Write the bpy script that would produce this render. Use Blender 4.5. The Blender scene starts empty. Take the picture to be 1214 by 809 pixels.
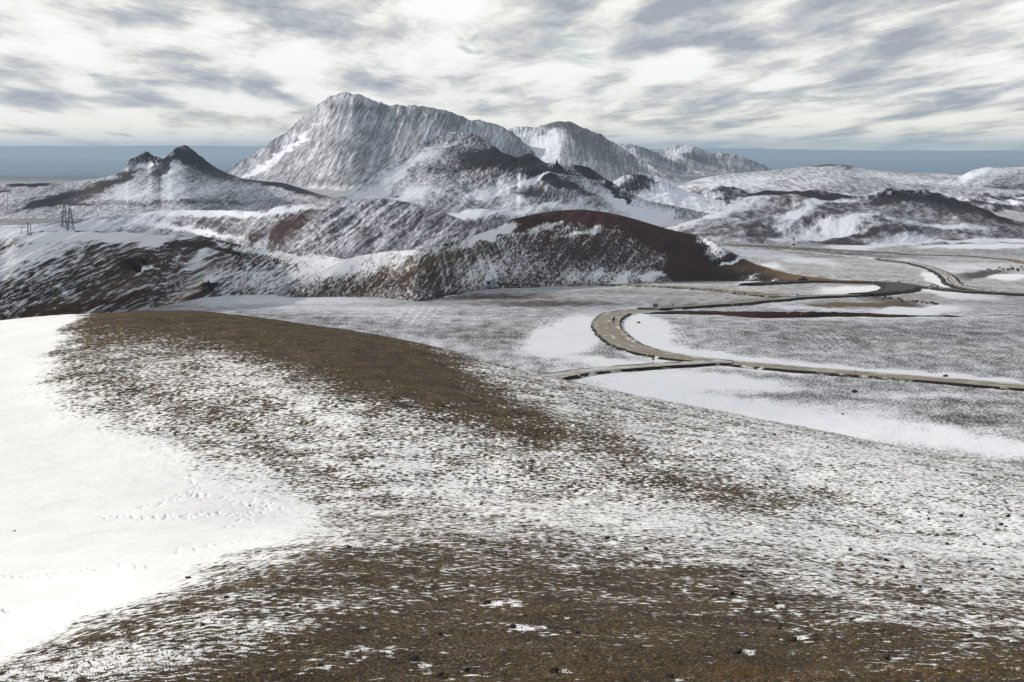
import bpy, math, random
import numpy as np
from mathutils import Vector, Matrix
R = math.radians
random.seed(7)
rng = np.random.default_rng(11)

# ------------------------------------------------------------------ camera
F = 2360.0            # focal length in pixels of a 1214 px wide frame (70 mm on 36 mm film)
CU, CV = 607.0, 404.5
HOR = 180.0           # row of the eye level
PITCH = math.atan((CV - HOR) / F)
sP, cP = math.sin(PITCH), math.cos(PITCH)
sc = bpy.context.scene
col = sc.collection
cam = bpy.data.cameras.new('camera')
cam.lens = 36.0 * F / 1214.0
cam.sensor_width = 36.0
cam.clip_start = 0.5
cam.clip_end = 200000.0
co = bpy.data.objects.new('camera', cam)
col.objects.link(co)
co.location = (0, 0, 0)
co.rotation_euler = (math.pi / 2 - PITCH, 0, 0)
sc.camera = co

# ------------------------------------------------------------------ light
SUN_AZ = -86.0        # degrees from the view direction, negative = left
SUN_EL = 27.0
a, e = R(SUN_AZ), R(SUN_EL)
to_sun = Vector((math.sin(a) * math.cos(e), math.cos(a) * math.cos(e), math.sin(e)))
sl = bpy.data.lights.new('sun', 'SUN')
sl.energy = 3.9
sl.angle = R(1.0)
sl.color = (1.0, 0.92, 0.80)
so = bpy.data.objects.new('sun', sl)
col.objects.link(so)
so.rotation_euler = (-to_sun).to_track_quat('-Z', 'Y').to_euler()

vs = sc.view_settings
vs.view_transform = 'Standard'
vs.look = 'None'
vs.gamma = 1
vs.use_curve_mapping = False
vs.exposure = 0.0

world = bpy.data.worlds.new('World')
sc.world = world
world.use_nodes = True


class NT:
    """small helper to write node trees"""
    def __init__(s, tree):
        s.t = tree
        tree.nodes.clear()

    def n(s, kind, ins=None, **props):
        nd = s.t.nodes.new(kind)
        for k, v in props.items():
            setattr(nd, k, v)
        for k, v in (ins or {}).items():
            s.put(nd, k, v)
        return nd

    def put(s, nd, k, v):
        sock = nd.inputs[k]
        if isinstance(v, bpy.types.NodeSocket):
            s.t.links.new(v, sock)
        elif isinstance(v, bpy.types.Node):
            s.t.links.new(v.outputs[0], sock)
        else:
            sock.default_value = v

    def m(s, op, a, b=0.0, c=0.0, clamp=False):
        nd = s.t.nodes.new('ShaderNodeMath')
        nd.operation = op
        nd.use_clamp = clamp
        for i, v in enumerate((a, b, c)):
            s.put(nd, i, v)
        return nd.outputs[0]

    def mix(s, f, a, b):
        nd = s.t.nodes.new('ShaderNodeMix')
        nd.data_type = 'RGBA'
        s.put(nd, 0, f)
        s.put(nd, 6, a if not isinstance(a, tuple) else (*a, 1.0))
        s.put(nd, 7, b if not isinstance(b, tuple) else (*b, 1.0))
        return nd.outputs[2]

    def ramp01(s, v, lo, hi, smooth=True):
        nd = s.t.nodes.new('ShaderNodeMapRange')
        nd.interpolation_type = 'SMOOTHSTEP' if smooth else 'LINEAR'
        s.put(nd, 0, v)
        nd.inputs[1].default_value = lo
        nd.inputs[2].default_value = hi
        return nd.outputs[0]

    def noise(s, vec, scale, detail=4.0, rough=0.55, dist=0.0, lac=2.0):
        nd = s.t.nodes.new('ShaderNodeTexNoise')
        s.put(nd, 'Vector', vec)
        nd.inputs['Scale'].default_value = scale
        nd.inputs['Detail'].default_value = detail
        nd.inputs['Roughness'].default_value = rough
        nd.inputs['Distortion'].default_value = dist
        nd.inputs['Lacunarity'].default_value = lac
        return nd.outputs[0]


def build_world():
    w = NT(world.node_tree)
    STR = 0.1
    sky = w.n('ShaderNodeTexSky', sky_type='NISHITA', sun_disc=False,
              sun_elevation=R(SUN_EL), sun_rotation=R(SUN_AZ), altitude=400.0,
              air_density=1.0, dust_density=1.2, ozone_density=1.5)
    tc = w.n('ShaderNodeTexCoord')
    sep = w.n('ShaderNodeSeparateXYZ', {0: tc.outputs['Generated']})
    x, y, z = sep.outputs
    zz = w.m('MAXIMUM', z, 0.0)
    den = w.m('ADD', zz, 0.045)
    px = w.m('DIVIDE', x, den)
    py = w.m('DIVIDE', y, den)
    py = w.m('MULTIPLY', py, 0.52)
    p0 = w.n('ShaderNodeCombineXYZ', {0: w.m('MULTIPLY', px, 2.0), 1: py, 2: 3.7})
    wv = w.n('ShaderNodeTexNoise', {'Vector': p0})
    wv.inputs['Scale'].default_value = 0.9
    wv.inputs['Detail'].default_value = 3
    off = w.n('ShaderNodeVectorMath', {0: wv.outputs['Color'], 1: (0.5, 0.5, 0.5)}, operation='SUBTRACT')
    off = w.n('ShaderNodeVectorMath', {0: off, 'Scale': 0.5}, operation='SCALE')
    p = w.n('ShaderNodeVectorMath', {0: p0, 1: off}, operation='ADD').outputs[0]
    ps = w.n('ShaderNodeVectorMath', {0: p, 1: (-0.10, 0.11, 0.0)}, operation='ADD').outputs[0]
    pc = p
    big = w.noise(p, 0.7, 3.0, 0.5, 0.0)             # cloud masses
    body = w.noise(p, 1.45, 9.0, 0.60, 0.0)          # cloud bodies
    body2 = w.noise(ps, 1.45, 9.0, 0.60, 0.0)
    wisp = w.noise(p, 6.0, 8.0, 0.62, 0.4)
    # base shade of the deck: thick and blue grey, or thin and bright; edges towards the sun are lit
    v = w.m('ADD', w.m('MULTIPLY', w.m('SUBTRACT', body, 0.5), 3.3),
            w.m('MULTIPLY', w.m('SUBTRACT', big, 0.5), 2.2))
    v = w.m('ADD', v, w.m('MULTIPLY', w.m('SUBTRACT', wisp, 0.5), 0.6))
    v = w.m('ADD', v, w.m('MULTIPLY', w.m('SUBTRACT', body2, body), 1.9))
    side = w.m('DIVIDE', x, w.m('ADD', w.m('ABSOLUTE', y), 0.05))
    # thicker on the right and above, thinner round the sun on the left and low down
    v = w.m('SUBTRACT', v, w.m('MULTIPLY', w.ramp01(side, -0.28, 0.30), 0.20))
    v = w.m('ADD', v, w.m('MULTIPLY', w.ramp01(z, 0.030, 0.0), 0.24))
    bright = w.m('ADD', v, 0.67)
    cr = w.n('ShaderNodeValToRGB', {0: bright})
    el = cr.color_ramp.elements
    el[0].position, el[0].color = 0.0, (0.38, 0.41, 0.465, 1)
    el[1].position, el[1].color = 1.0, (1.06, 1.05, 1.02, 1)
    for pos, c in ((0.22, (0.52, 0.54, 0.57)), (0.42, (0.67, 0.67, 0.665)), (0.58, (0.83, 0.815, 0.78)), (0.74, (0.96, 0.945, 0.90))):
        k = el.new(pos)
        k.color = (*c, 1)
    low = w.ramp01(z, 0.030, 0.004)
    crc = w.mix(w.m('MULTIPLY', low, 0.9), cr.outputs[0], w.n('ShaderNodeVectorMath', {0: cr.outputs[0], 1: (1.22, 1.14, 0.98)}, operation='MULTIPLY').outputs[0])
    cloud = w.n('ShaderNodeVectorMath', {0: crc, 'Scale': 1.0 / STR}, operation='SCALE')
    # gaps that show blue, rare
    gap = w.noise(pc, 0.9, 6.0, 0.55, 0.3)
    gapf = w.m('MULTIPLY', w.ramp01(gap, 0.60, 0.69), 0.75)
    cloud = w.n('ShaderNodeVectorMath', {0: cloud.outputs[0], 'Scale': w.m('SUBTRACT', 1.0, w.m('MULTIPLY', w.ramp01(z, 0.09, 0.4), 0.34))}, operation='SCALE')
    up = w.ramp01(z, 0.12, 0.7)                       # overhead the deck is more broken
    gapf = w.m('MAXIMUM', gapf, w.m('MULTIPLY', up, w.m('MULTIPLY', w.ramp01(gap, 0.42, 0.60), 0.7)))
    gc = w.mix(0.4, sky.outputs[0], (6.0, 7.2, 8.0))
    c = w.mix(gapf, cloud.outputs[0], gc)
    bg = w.n('ShaderNodeBackground', {0: c, 1: STR})
    w.n('ShaderNodeOutputWorld', {0: bg})


build_world()

# ------------------------------------------------------------------ numbers
def ray(u, v):
    u = np.asarray(u, float); v = np.asarray(v, float)
    a = (u - CU) / F
    b = -(v - CV) / F
    y = cP + sP * b
    return a / y, (-sP + cP * b) / y       # x and z per metre of forward distance


def at(u, v, Y):
    rx, rz = ray(u, v)
    return rx * Y, Y + 0 * rx, rz * Y


def project(x, y, z):
    d = y * cP - z * sP
    return CU + F * x / d, CV - F * (y * sP + z * cP) / d


def pchip(xs, ys, q):
    xs = np.asarray(xs, float); ys = np.asarray(ys, float); q = np.asarray(q, float)
    if len(xs) == 1:
        return ys[0] + 0 * q
    h = np.diff(xs); dl = np.diff(ys) / h
    if len(xs) == 2:
        return ys[0] + (q - xs[0]) * dl[0]
    m = np.zeros_like(ys)
    for i in range(1, len(xs) - 1):
        if dl[i - 1] * dl[i] > 0:
            w1 = 2 * h[i] + h[i - 1]; w2 = h[i] + 2 * h[i - 1]
            m[i] = (w1 + w2) / (w1 / dl[i - 1] + w2 / dl[i])
    m[0], m[-1] = dl[0], dl[-1]
    i = np.clip(np.searchsorted(xs, q) - 1, 0, len(xs) - 2)
    t = (q - xs[i]) / h[i]
    out = ((2 * t**3 - 3 * t**2 + 1) * ys[i] + (t**3 - 2 * t**2 + t) * h[i] * m[i]
           + (-2 * t**3 + 3 * t**2) * ys[i + 1] + (t**3 - t**2) * h[i] * m[i + 1])
    out = np.where(q < xs[0], ys[0] + (q - xs[0]) * m[0], out)
    out = np.where(q > xs[-1], ys[-1] + (q - xs[-1]) * m[-1], out)
    return out


_G = np.random.default_rng(3).uniform(0, 2 * math.pi, 65536).astype(np.float32)
_GC, _GS = np.cos(_G), np.sin(_G)


def perlin(x, y, seed=0):
    x, y = np.broadcast_arrays(np.asarray(x, float), np.asarray(y, float))
    flx = np.floor(x); fly = np.floor(y)
    ix = flx.astype(np.int32); iy = fly.astype(np.int32)
    fx = (x - flx).astype(np.float32); fy = (y - fly).astype(np.float32)
    sx = fx * fx * fx * (fx * (fx * 6 - 15) + 10); sy = fy * fy * fy * (fy * (fy * 6 - 15) + 10)
    ax = (ix * 7919 + seed * 1013).astype(np.int32); ay = (iy * 104729).astype(np.int32)

    def g(dx, dy):
        h = (ax + dx * 7919) ^ (ay + dy * 104729)
        h = (h ^ (h >> 11)) & 0xffff
        return _GC[h] * (fx - dx) + _GS[h] * (fy - dy)
    a = g(0, 0); a = a + sx * (g(1, 0) - a)
    b = g(0, 1); b = b + sx * (g(1, 1) - b)
    return ((a + sy * (b - a)) * 1.4).astype(float)


def fbm(x, y, oct=4, seed=0, gain=0.5, lac=2.03):
    s = 0; a = 1.0
    for i in range(oct):
        s = s + a * perlin(x, y, seed + i * 17)
        x = x * lac + 13.7; y = y * lac - 7.1; a *= gain
    return s


def ridged(x, y, oct=4, seed=0, gain=0.5):
    s = 0; a = 1.0
    for i in range(oct):
        s = s + a * (1 - 2 * np.abs(perlin(x, y, seed + i * 31)))
        x = x * 2.07 + 3.1; y = y * 2.07 + 9.2; a *= gain
    return s


def sstep(a, b, x):
    t = np.clip((x - a) / (b - a), 0, 1)
    return t * t * (3 - 2 * t)


def blobs(U, V, lst):
    """soft patches: (u, v, ru, rv, degrees, amount); positive angle leans up to the right"""
    s = np.zeros_like(U, dtype=float)
    wu = fbm(U / 26, V / 9, 4, 301); wv = fbm(U / 30, V / 10, 4, 302)
    U = U + 10 * wu; V = V + 2.6 * wv
    for u, v, ru, rv, ang, am in lst:
        c, q = math.cos(R(ang)), math.sin(R(ang))
        dx = U - u; dy = -(V - v)
        a = (dx * c + dy * q) / ru; b = (-dx * q + dy * c) / rv
        s = s + am * np.exp(-(a * a + b * b) ** 1.5)
    return s


# the big ground sheet: height as a function of distance, with soft swells
GY = [0, 200, 300, 480, 680, 1060, 1700, 3000, 8000, 70000]
GZ = [-60, -44, -42.6, -42.3, -51, -68, -84, -89, -92, -95]


def ground_z(x, y):
    z = pchip(GY, GZ, y)
    z = z + 0.5 * fbm(x / 90, y / 90, 3, 5) * sstep(250, 600, y)
    z = z + 2.5 * fbm(x / 420, y / 420, 3, 8) * sstep(1300, 2400, y)
    return z


def ground_hit(u, v):
    """where the ray of a picture point meets the ground"""
    u = np.asarray(u, float); v = np.asarray(v, float)
    rx, rz = ray(u, v)
    ys = np.geomspace(230, 60000, 1500)
    X = rx[..., None] * ys; Z = rz[..., None] * ys
    below = Z < ground_z(X, ys + 0 * X)
    i = np.argmax(below, axis=-1)
    i = np.where(below.any(axis=-1), i, len(ys) - 1)
    i = np.maximum(i, 1)
    take = lambda A, j: np.take_along_axis(A, j[..., None], -1)[..., 0]
    g = Z - ground_z(X, ys + 0 * X)
    g0, g1 = take(g, i - 1), take(g, i)
    t = np.clip(g0 / (g0 - g1 + 1e-9), 0, 1)
    y = ys[i - 1] + t * (ys[i] - ys[i - 1])
    return rx * y, y, ground_z(rx * y, y)


# ------------------------------------------------------------------ tags
def tag(o, label=None, cat=None, group=None, kind=None):
    for k, v in (('label', label), ('category', cat), ('group', group), ('kind', kind)):
        if v:
            o[k] = v
    return o


# ------------------------------------------------------------------ materials
MATS = {}


def mat_terrain(name, scale=2.0, stretch=1.0, ang=0.0, k1=3.0, k2=1.2, w=0.08, coarse=0.15, bump=0.12, bdist=0.3,
                snow=(0.83, 0.845, 0.88), var=0.45, grit=6.0, detail=7.0, rough=0.6, dist=0.0, xyz=False, gravel=0.0):
    """soil and snow: the share of snow comes from the cover attribute, the patches from noise"""
    m = bpy.data.materials.new(name)
    m.use_nodes = True
    w_ = NT(m.node_tree)
    if xyz:
        g = w_.n('ShaderNodeNewGeometry')
        src = g.outputs['Position']
    else:
        src = w_.n('ShaderNodeUVMap').outputs[0]
    mp = w_.n('ShaderNodeMapping', {0: src})
    mp.inputs['Rotation'].default_value = (0, 0, R(-ang))
    mp2 = w_.n('ShaderNodeMapping', {0: mp})
    mp2.inputs['Scale'].default_value = (1.0 / stretch, 1.0, 1.0)
    vec = mp2.outputs[0]
    cov = w_.n('ShaderNodeAttribute', attribute_name='cover').outputs['Fac']
    soil = w_.n('ShaderNodeAttribute', attribute_name='soil').outputs['Color']
    n1 = w_.noise(vec, scale, detail, rough, dist)
    n2 = w_.noise(vec, scale * coarse, 4.0, 0.6)
    n3 = w_.noise(src, scale * grit, 4.0, 0.7)
    x = w_.m('ADD', cov, w_.m('ADD', w_.m('MULTIPLY', w_.m('SUBTRACT', n1, 0.5), k1),
                              w_.m('MULTIPLY', w_.m('SUBTRACT', n2, 0.5), k2)))
    mask = w_.ramp01(x, 0.5 - w, 0.5 + w)
    f = w_.m('ADD', w_.m('MULTIPLY', w_.m('SUBTRACT', n3, 0.5), 2.6 * var * 2), 1.0)
    f = w_.m('MINIMUM', w_.m('MAXIMUM', f, 0.12), 3.2)
    if gravel:
        gv = w_.n('ShaderNodeTexVoronoi', {'Vector': src, 'Scale': gravel})
        gr = w_.n('ShaderNodeSeparateColor', {0: gv.outputs['Color']}).outputs[0]
        gf = w_.m('ADD', 0.35, w_.m('MULTIPLY', w_.m('POWER', gr, 2.2), 2.3))
        gf = w_.m('MULTIPLY', gf, w_.m('SUBTRACT', 1.25, w_.m('MULTIPLY', gv.outputs['Distance'], 0.8)))
        f = w_.m('MULTIPLY', f, gf)
    sc_ = w_.n('ShaderNodeVectorMath', {0: soil, 'Scale': f}, operation='SCALE').outputs[0]
    c = w_.mix(mask, sc_, snow)
    h = w_.m('ADD', w_.m('MULTIPLY', mask, 0.35), w_.m('MULTIPLY', n1, 0.5))
    h = w_.m('ADD', h, w_.m('MULTIPLY', w_.m('MULTIPLY', n3, 0.5), w_.m('SUBTRACT', 1.0, w_.m('MULTIPLY', mask, 0.85))))
    b = w_.n('ShaderNodeBump', {'Height': h, 'Strength': bump, 'Distance': bdist})
    bs = w_.n('ShaderNodeBsdfPrincipled', {'Base Color': c, 'Roughness': 0.9, 'Normal': b})
    bs.inputs['Specular IOR Level'].default_value = 0.15
    w_.n('ShaderNodeOutputMaterial', {0: bs})
    return m


def mat_plain(name, c, rough=0.7, metal=0.0, var=0.25, scale=3.0, c2=None, bump=0.1, spec=0.3):
    if name in MATS:
        return MATS[name]
    m = bpy.data.materials.new(name)
    m.use_nodes = True
    w_ = NT(m.node_tree)
    tc = w_.n('ShaderNodeTexCoord')
    n = w_.noise(tc.outputs['Object'], scale, 6.0, 0.6)
    f = w_.ramp01(n, 0.3, 0.7)
    c2 = c2 or tuple(v * (1 - var) for v in c)
    cc = w_.mix(f, c2, c)
    b = w_.n('ShaderNodeBump', {'Height': n, 'Strength': bump, 'Distance': 0.02})
    bs = w_.n('ShaderNodeBsdfPrincipled', {'Base Color': cc, 'Roughness': rough, 'Metallic': metal, 'Normal': b})
    bs.inputs['Specular IOR Level'].default_value = spec
    w_.n('ShaderNodeOutputMaterial', {0: bs})
    MATS[name] = m
    return m


# ------------------------------------------------------------------ mesh sheets
def sheet(name, X, Y, Z, cover, soil, mat, label=None, uvs=None):
    nt, nu = X.shape
    me = bpy.data.meshes.new(name)
    nv = nt * nu
    P = np.stack([X, Y, Z], -1).reshape(-1, 3).astype(np.float32)
    idx = np.arange(nv).reshape(nt, nu)
    q = np.stack([idx[:-1, :-1], idx[:-1, 1:], idx[1:, 1:], idx[1:, :-1]], -1).reshape(-1, 4)
    nq = len(q)
    me.vertices.add(nv); me.loops.add(nq * 4); me.polygons.add(nq)
    me.vertices.foreach_set('co', P.ravel())
    me.loops.foreach_set('vertex_index', q.ravel().astype(np.int32))
    me.polygons.foreach_set('loop_start', (np.arange(nq) * 4).astype(np.int32))
    me.polygons.foreach_set('use_smooth', np.ones(nq, bool))
    me.update(calc_edges=True)
    ca = me.attributes.new('cover', 'FLOAT', 'POINT')
    ca.data.foreach_set('value', np.clip(cover, -3, 4).astype(np.float32).ravel())
    sa = me.attributes.new('soil', 'FLOAT_COLOR', 'POINT')
    s4 = np.concatenate([np.clip(soil, 0.004, 1), np.ones((*soil.shape[:2], 1))], -1)
    sa.data.foreach_set('color', s4.astype(np.float32).ravel())
    if uvs is None:
        S = np.zeros_like(X)
        S[1:] = np.cumsum(np.sqrt(np.diff(X, axis=0)**2 * 0 + np.diff(Y, axis=0)**2 + np.diff(Z, axis=0)**2), axis=0)
        uvs = np.stack([X, S], -1)
    ul = me.uv_layers.new(name='UVMap')
    uu = uvs.reshape(-1, 2)[q.ravel()]
    ul.data.foreach_set('uv', uu.astype(np.float32).ravel())
    me.materials.append(mat)
    o = bpy.data.objects.new(name, me)
    col.objects.link(o)
    tag(o, label=label, kind='structure')
    return o


def colmix(base, *layers):
    """layers: (colour, weight array)"""
    out = np.zeros((*layers[0][1].shape, 3)) + np.array(base)
    for c, w in layers:
        w = np.clip(w, 0, 1)[..., None]
        out = out * (1 - w) + np.array(c) * w
    return out


def hill(name, crest, base, back, n, mat, prof, relief, cover, soil, label, seg=(160, 60), steep=None, run=None):
    """crest: (u, v, Y) picture line with its distance; base: (u, v) line on the ground"""
    u0, u1 = crest[0][0], crest[-1][0]
    us = np.linspace(u0, u1, n)
    cu, cv, cy = zip(*crest)
    vc = pchip(cu, cv, us); yc = pchip(cu, cy, us)
    bu, bv = zip(*base)
    vb = pchip(bu, bv, us)
    bx, by, bz = ground_hit(us, vb)
    if steep:
        kb = np.hanning(91); kb /= kb.sum()
        by = np.convolve(np.pad(by, 45, mode='edge'), kb, 'valid')
        bz = ground_z(bx, by)
        k = (vc - HOR) / F
        yn = (steep * by - bz) / (steep + k)
        yn = np.maximum(yn, by * 1.03 + 6)
        ker = np.hanning(61); ker /= ker.sum()
        yc = np.convolve(np.pad(yn, 30, mode='edge'), ker, 'valid')
    cx, _, cz = at(us, vc, yc)
    if run:
        hc = np.maximum(cz - ground_z(cx, yc), 1)
        by = yc - run * np.clip(hc / hc.max(), 0.12, 1)
    by = np.minimum(by, yc * 0.985)
    bx = ray(us, vb)[0] * by
    bz = ground_z(bx, by) - 1.5
    T = np.linspace(0, 1, seg[0])[:, None]
    # rows packed a little towards the crest
    T = T ** 0.9
    pr = prof(T)
    Yf = by + (yc - by) * T; Xf = bx + (cx - bx) * T
    gz = ground_z(Xf, Yf) - 1.5
    Zf = gz + (cz - gz) * pr
    Tb = np.linspace(0, 1, seg[1] + 1)[1:, None]
    yb = yc + back
    Yb = yc + (yb - yc) * Tb; Xb = cx / yc * Yb
    gzb = ground_z(Xb, Yb) - 3
    Zb = gzb + (cz - gzb) * (1 - Tb) ** 1.3 * (1 + 0.3 * Tb)
    X = np.vstack([Xf, Xb]); Yy = np.vstack([Yf, Yb]); Z = np.vstack([Zf, Zb])
    TT = np.vstack([T + 0 * Xf, 1 + Tb + 0 * Xb])
    U = us[None, :] + 0 * X
    H = np.vstack([(cz - gz) * 1.0, (cz - gzb)])       # local height of the hill
    g = dict(X=X, Y=Yy, Z=Z, Z0=Z, U=U, T=TT, H=np.maximum(H, 0))
    _, V0 = project(X, Yy, Z)
    g['V'] = V0
    edge = np.clip(TT * 6, 0, 1)
    D = np.sqrt((Yy - Yy[:1]) ** 2 + (Z - Z[:1]) ** 2)
    kk = np.hanning(121); kk /= kk.sum()
    D = np.stack([np.convolve(np.pad(r_, 60, mode='edge'), kk, 'valid') for r_ in D])
    kD = np.median((vb - vc)[n // 5:-n // 5] / F * yc[n // 5:-n // 5] / D[seg[0] - 1][n // 5:-n // 5])
    uv = np.stack([X, D * kD], -1)
    if steep:
        uv = np.stack([X, Z * 1.15], -1)
        D = uv[..., 1] / kD
    g['S'] = D * kD
    Z = Z + relief(g) * edge
    g['Z'] = Z
    g['U2'], g['V2'] = project(X, Yy, Z)
    g['slope'] = np.gradient(Z, axis=1) / (np.abs(np.gradient(X, axis=1)) + 1e-6)
    return sheet(name, X, Yy, Z, cover(g), soil(g), mat, label, uv)


# ================================================================== GROUND
def build_plain():
    us = np.linspace(-700, 1900, 900)
    ys = np.concatenate([np.geomspace(150, 1300, 520), np.geomspace(1300, 9000, 240)[1:], np.geomspace(9000, 70000, 40)[1:]])
    U, Y = np.meshgrid(us, ys)
    X = (U - CU) / F * Y
    Z = ground_z(X, Y)
    U2, V = project(X, Y, Z)
    # broken ground: low hummocks, larger with distance
    rough = fbm(X / 7, Y / 9, 4, 21) * 0.13 + fbm(X / 25, Y / 40, 3, 23) * 0.25 * sstep(600, 1500, Y)
    Z = Z + rough
    big = fbm(X / 30, Y / 55, 4, 3)
    cov = 0.47 + 0.07 * big
    cov += blobs(U2, V, [
        (680, 398, 40, 18, 15, 1.3), (655, 405, 30, 12, 10, 1.2),          # drifts round the bend
        (765, 398, 26, 22, -40, 1.2), (800, 420, 45, 10, -12, 1.1), (880, 430, 70, 7, -8, 0.9), (1000, 440, 120, 6, -5, 0.8),
        (1150, 452, 90, 6, -5, 1.0), (740, 432, 60, 5, -6, 0.8), (840, 452, 90, 9, -5, 0.75),
        (760, 462, 90, 14, -14, 0.45), (900, 490, 110, 14, -12, 0.55), (1050, 505, 120, 20, -8, 0.40), (1180, 530, 80, 12, -8, 0.5),
        (1090, 470, 120, 5, -2, 0.25), (960, 470, 70, 8, 0, -0.18), (1150, 475, 60, 5, -3, -0.22), (1120, 498, 80, 7, -2, -0.2),
        (1000, 400, 200, 12, 0, -0.03), (1000, 375, 220, 5, 0, 0.16), (460, 372, 120, 8, -3, 0.12), (330, 356, 120, 7, 0, 0.30),
        (560, 395, 90, 10, -8, -0.05), (480, 365, 150, 4, 0, 0.1), (650, 360, 80, 3, 0, -0.25), (600, 352, 60, 3, 0, -0.3), (560, 420, 80, 7, -12, 0.12),
        (1020, 345, 45, 5, 0, 0.8), (1090, 368, 45, 4, 2, 0.9), (960, 365, 60, 3, -3, 0.3), (930, 357, 30, 3, 0, 0.2),
        (900, 325, 22, 8, 25, 0.5), (1130, 348, 45, 5, -6, 0.45), (1100, 312, 90, 9, -8, 0.1), (1160, 318, 60, 6, 0, 0.1),
        (1110, 332, 16, 5, -20, 1.2), (1050, 285, 60, 6, 8, 0.9), (1160, 292, 60, 2.5, 0, 0.9), (930, 305, 80, 4, -8, 0.2),
        (1000, 300, 120, 3, -4, -0.2), (1165, 325, 30, 4, 5, -0.5), (1195, 328, 22, 3, 0, 0.9),
        (850, 255, 120, 9, 5, 0.45), (760, 268, 90, 7, 0, 0.5), (1150, 265, 100, 8, -5, 0.25),
        (60, 262, 120, 10, 0, -0.12), (380, 308, 40, 12, 10, 0.9),
        (1060, 358, 60, 4, -14, -0.25), (1015, 362, 70, 4, 0, -0.35)])
    # the far lowland is free of snow, with a few pale bands
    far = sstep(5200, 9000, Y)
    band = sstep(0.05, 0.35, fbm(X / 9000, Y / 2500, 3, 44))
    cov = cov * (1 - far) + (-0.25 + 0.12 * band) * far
    # old wheel tracks and ploughed furrows keep a little more snow
    def tracks(cx, cy, w, ang, n, curve):
        s = 0
        dx, dy = U2 - cx, V - cy
        for i in range(n):
            xo = (i - n / 2) * w
            line = np.abs(dx - xo - curve * np.sin(dy / 9 + i * 0.6) * 3 - dy * ang)
            s = s + np.exp(-(line / 0.9) ** 2)
        return s
    near = lambda cx, cy, rx, ry: np.exp(-(((U2 - cx) / rx) ** 2 + ((V - cy) / ry) ** 2) ** 2)
    cov += 0.22 * tracks(650, 395, 8, -0.9, 4, 0.8) * near(650, 395, 26, 22)
    cov += 0.22 * tracks(800, 398, 7, 0.9, 5, 0.7) * near(805, 398, 38, 16)
    cov += 0.22 * tracks(985, 405, 9, 1.1, 6, 0.9) * near(985, 405, 45, 17)
    cov += 0.25 * tracks(500, 372, 10, -0.8, 5, 0.5) * near(500, 375, 40, 12)
    brown = (0.105, 0.075, 0.05)
    ochre = blobs(U2, V, [(900, 345, 60, 3, -3, 0.9), (800, 345, 90, 3, 0, 0.5), (640, 353, 110, 3, 0, 0.6), (860, 352, 60, 3, 0, 0.7),
                          (1020, 360, 60, 5, 2, 0.9), (950, 328, 80, 4, -14, 0.9), (1080, 350, 60, 6, -16, 0.7), (980, 288, 120, 1.5, -5, 1.0),
                          (1150, 300, 70, 1.5, -4, 0.9)])
    red = blobs(U2, V, [(640, 357, 80, 3, 0, 0.7), (940, 375, 120, 3, 0, 0.6), (560, 350, 60, 4, 0, 0.5)])
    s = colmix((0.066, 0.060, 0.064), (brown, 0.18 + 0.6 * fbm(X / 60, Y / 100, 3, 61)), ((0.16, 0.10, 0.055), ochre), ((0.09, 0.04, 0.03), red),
               ((0.17, 0.23, 0.33), far))  # blue of distance haze painted into the far lowland's soil colour
    m = mat_terrain('plain_snow', scale=2.2, k1=2.0, k2=0.8, w=0.32, coarse=0.12, bump=0.5, bdist=0.5, grit=4.0, detail=9.0, rough=0.66,
                    snow=(0.80, 0.825, 0.88), xyz=False)
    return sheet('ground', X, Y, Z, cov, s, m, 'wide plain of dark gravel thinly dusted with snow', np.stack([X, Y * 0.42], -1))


plain = build_plain()


# ================================================================== FOREGROUND SLOPE
NEAR_ROCKS = [  # picture point, size in pixels
    (267, 369, 3), (308, 375, 3), (326, 377, 5), (340, 379, 4), (351, 381, 4), (372, 385, 4), (390, 388, 3), (590, 431, 3),
    (414, 650, 5), (720, 639, 6), (766, 652, 6), (710, 652, 5), (499, 664, 4), (578, 716, 8), (608, 745, 8), (685, 751, 6), (759, 768, 6),
    (522, 753, 6), (491, 783, 11), (553, 796, 8), (657, 797, 11), (794, 804, 10), (523, 801, 7),
    (918, 516, 4), (1141, 539, 5), (1025, 602, 4), (1101, 616, 4), (1139, 613, 5), (1195, 613, 6), (1187, 623, 5), (1123, 646, 5),
    (1008, 653, 6), (1051, 665, 5), (1070, 673, 6), (1063, 686, 5), (1039, 681, 4), (1149, 667, 4), (1176, 676, 5), (1090, 697, 5),
    (867, 705, 8), (848, 708, 6), (880, 684, 6), (936, 702, 4), (920, 717, 6), (924, 746, 5), (941, 760, 9), (874, 775, 11),
    (1093, 723, 5), (1052, 781, 9), (17, 630, 3), (268, 709, 5), (223, 686, 6), (296, 600, 3), (302, 520, 4), (492, 546, 3),
    (240, 742, 5), (340, 730, 5), (380, 790, 6), (150, 770, 6), (1010, 735, 5), (1150, 755, 7), (1188, 735, 6)]


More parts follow.
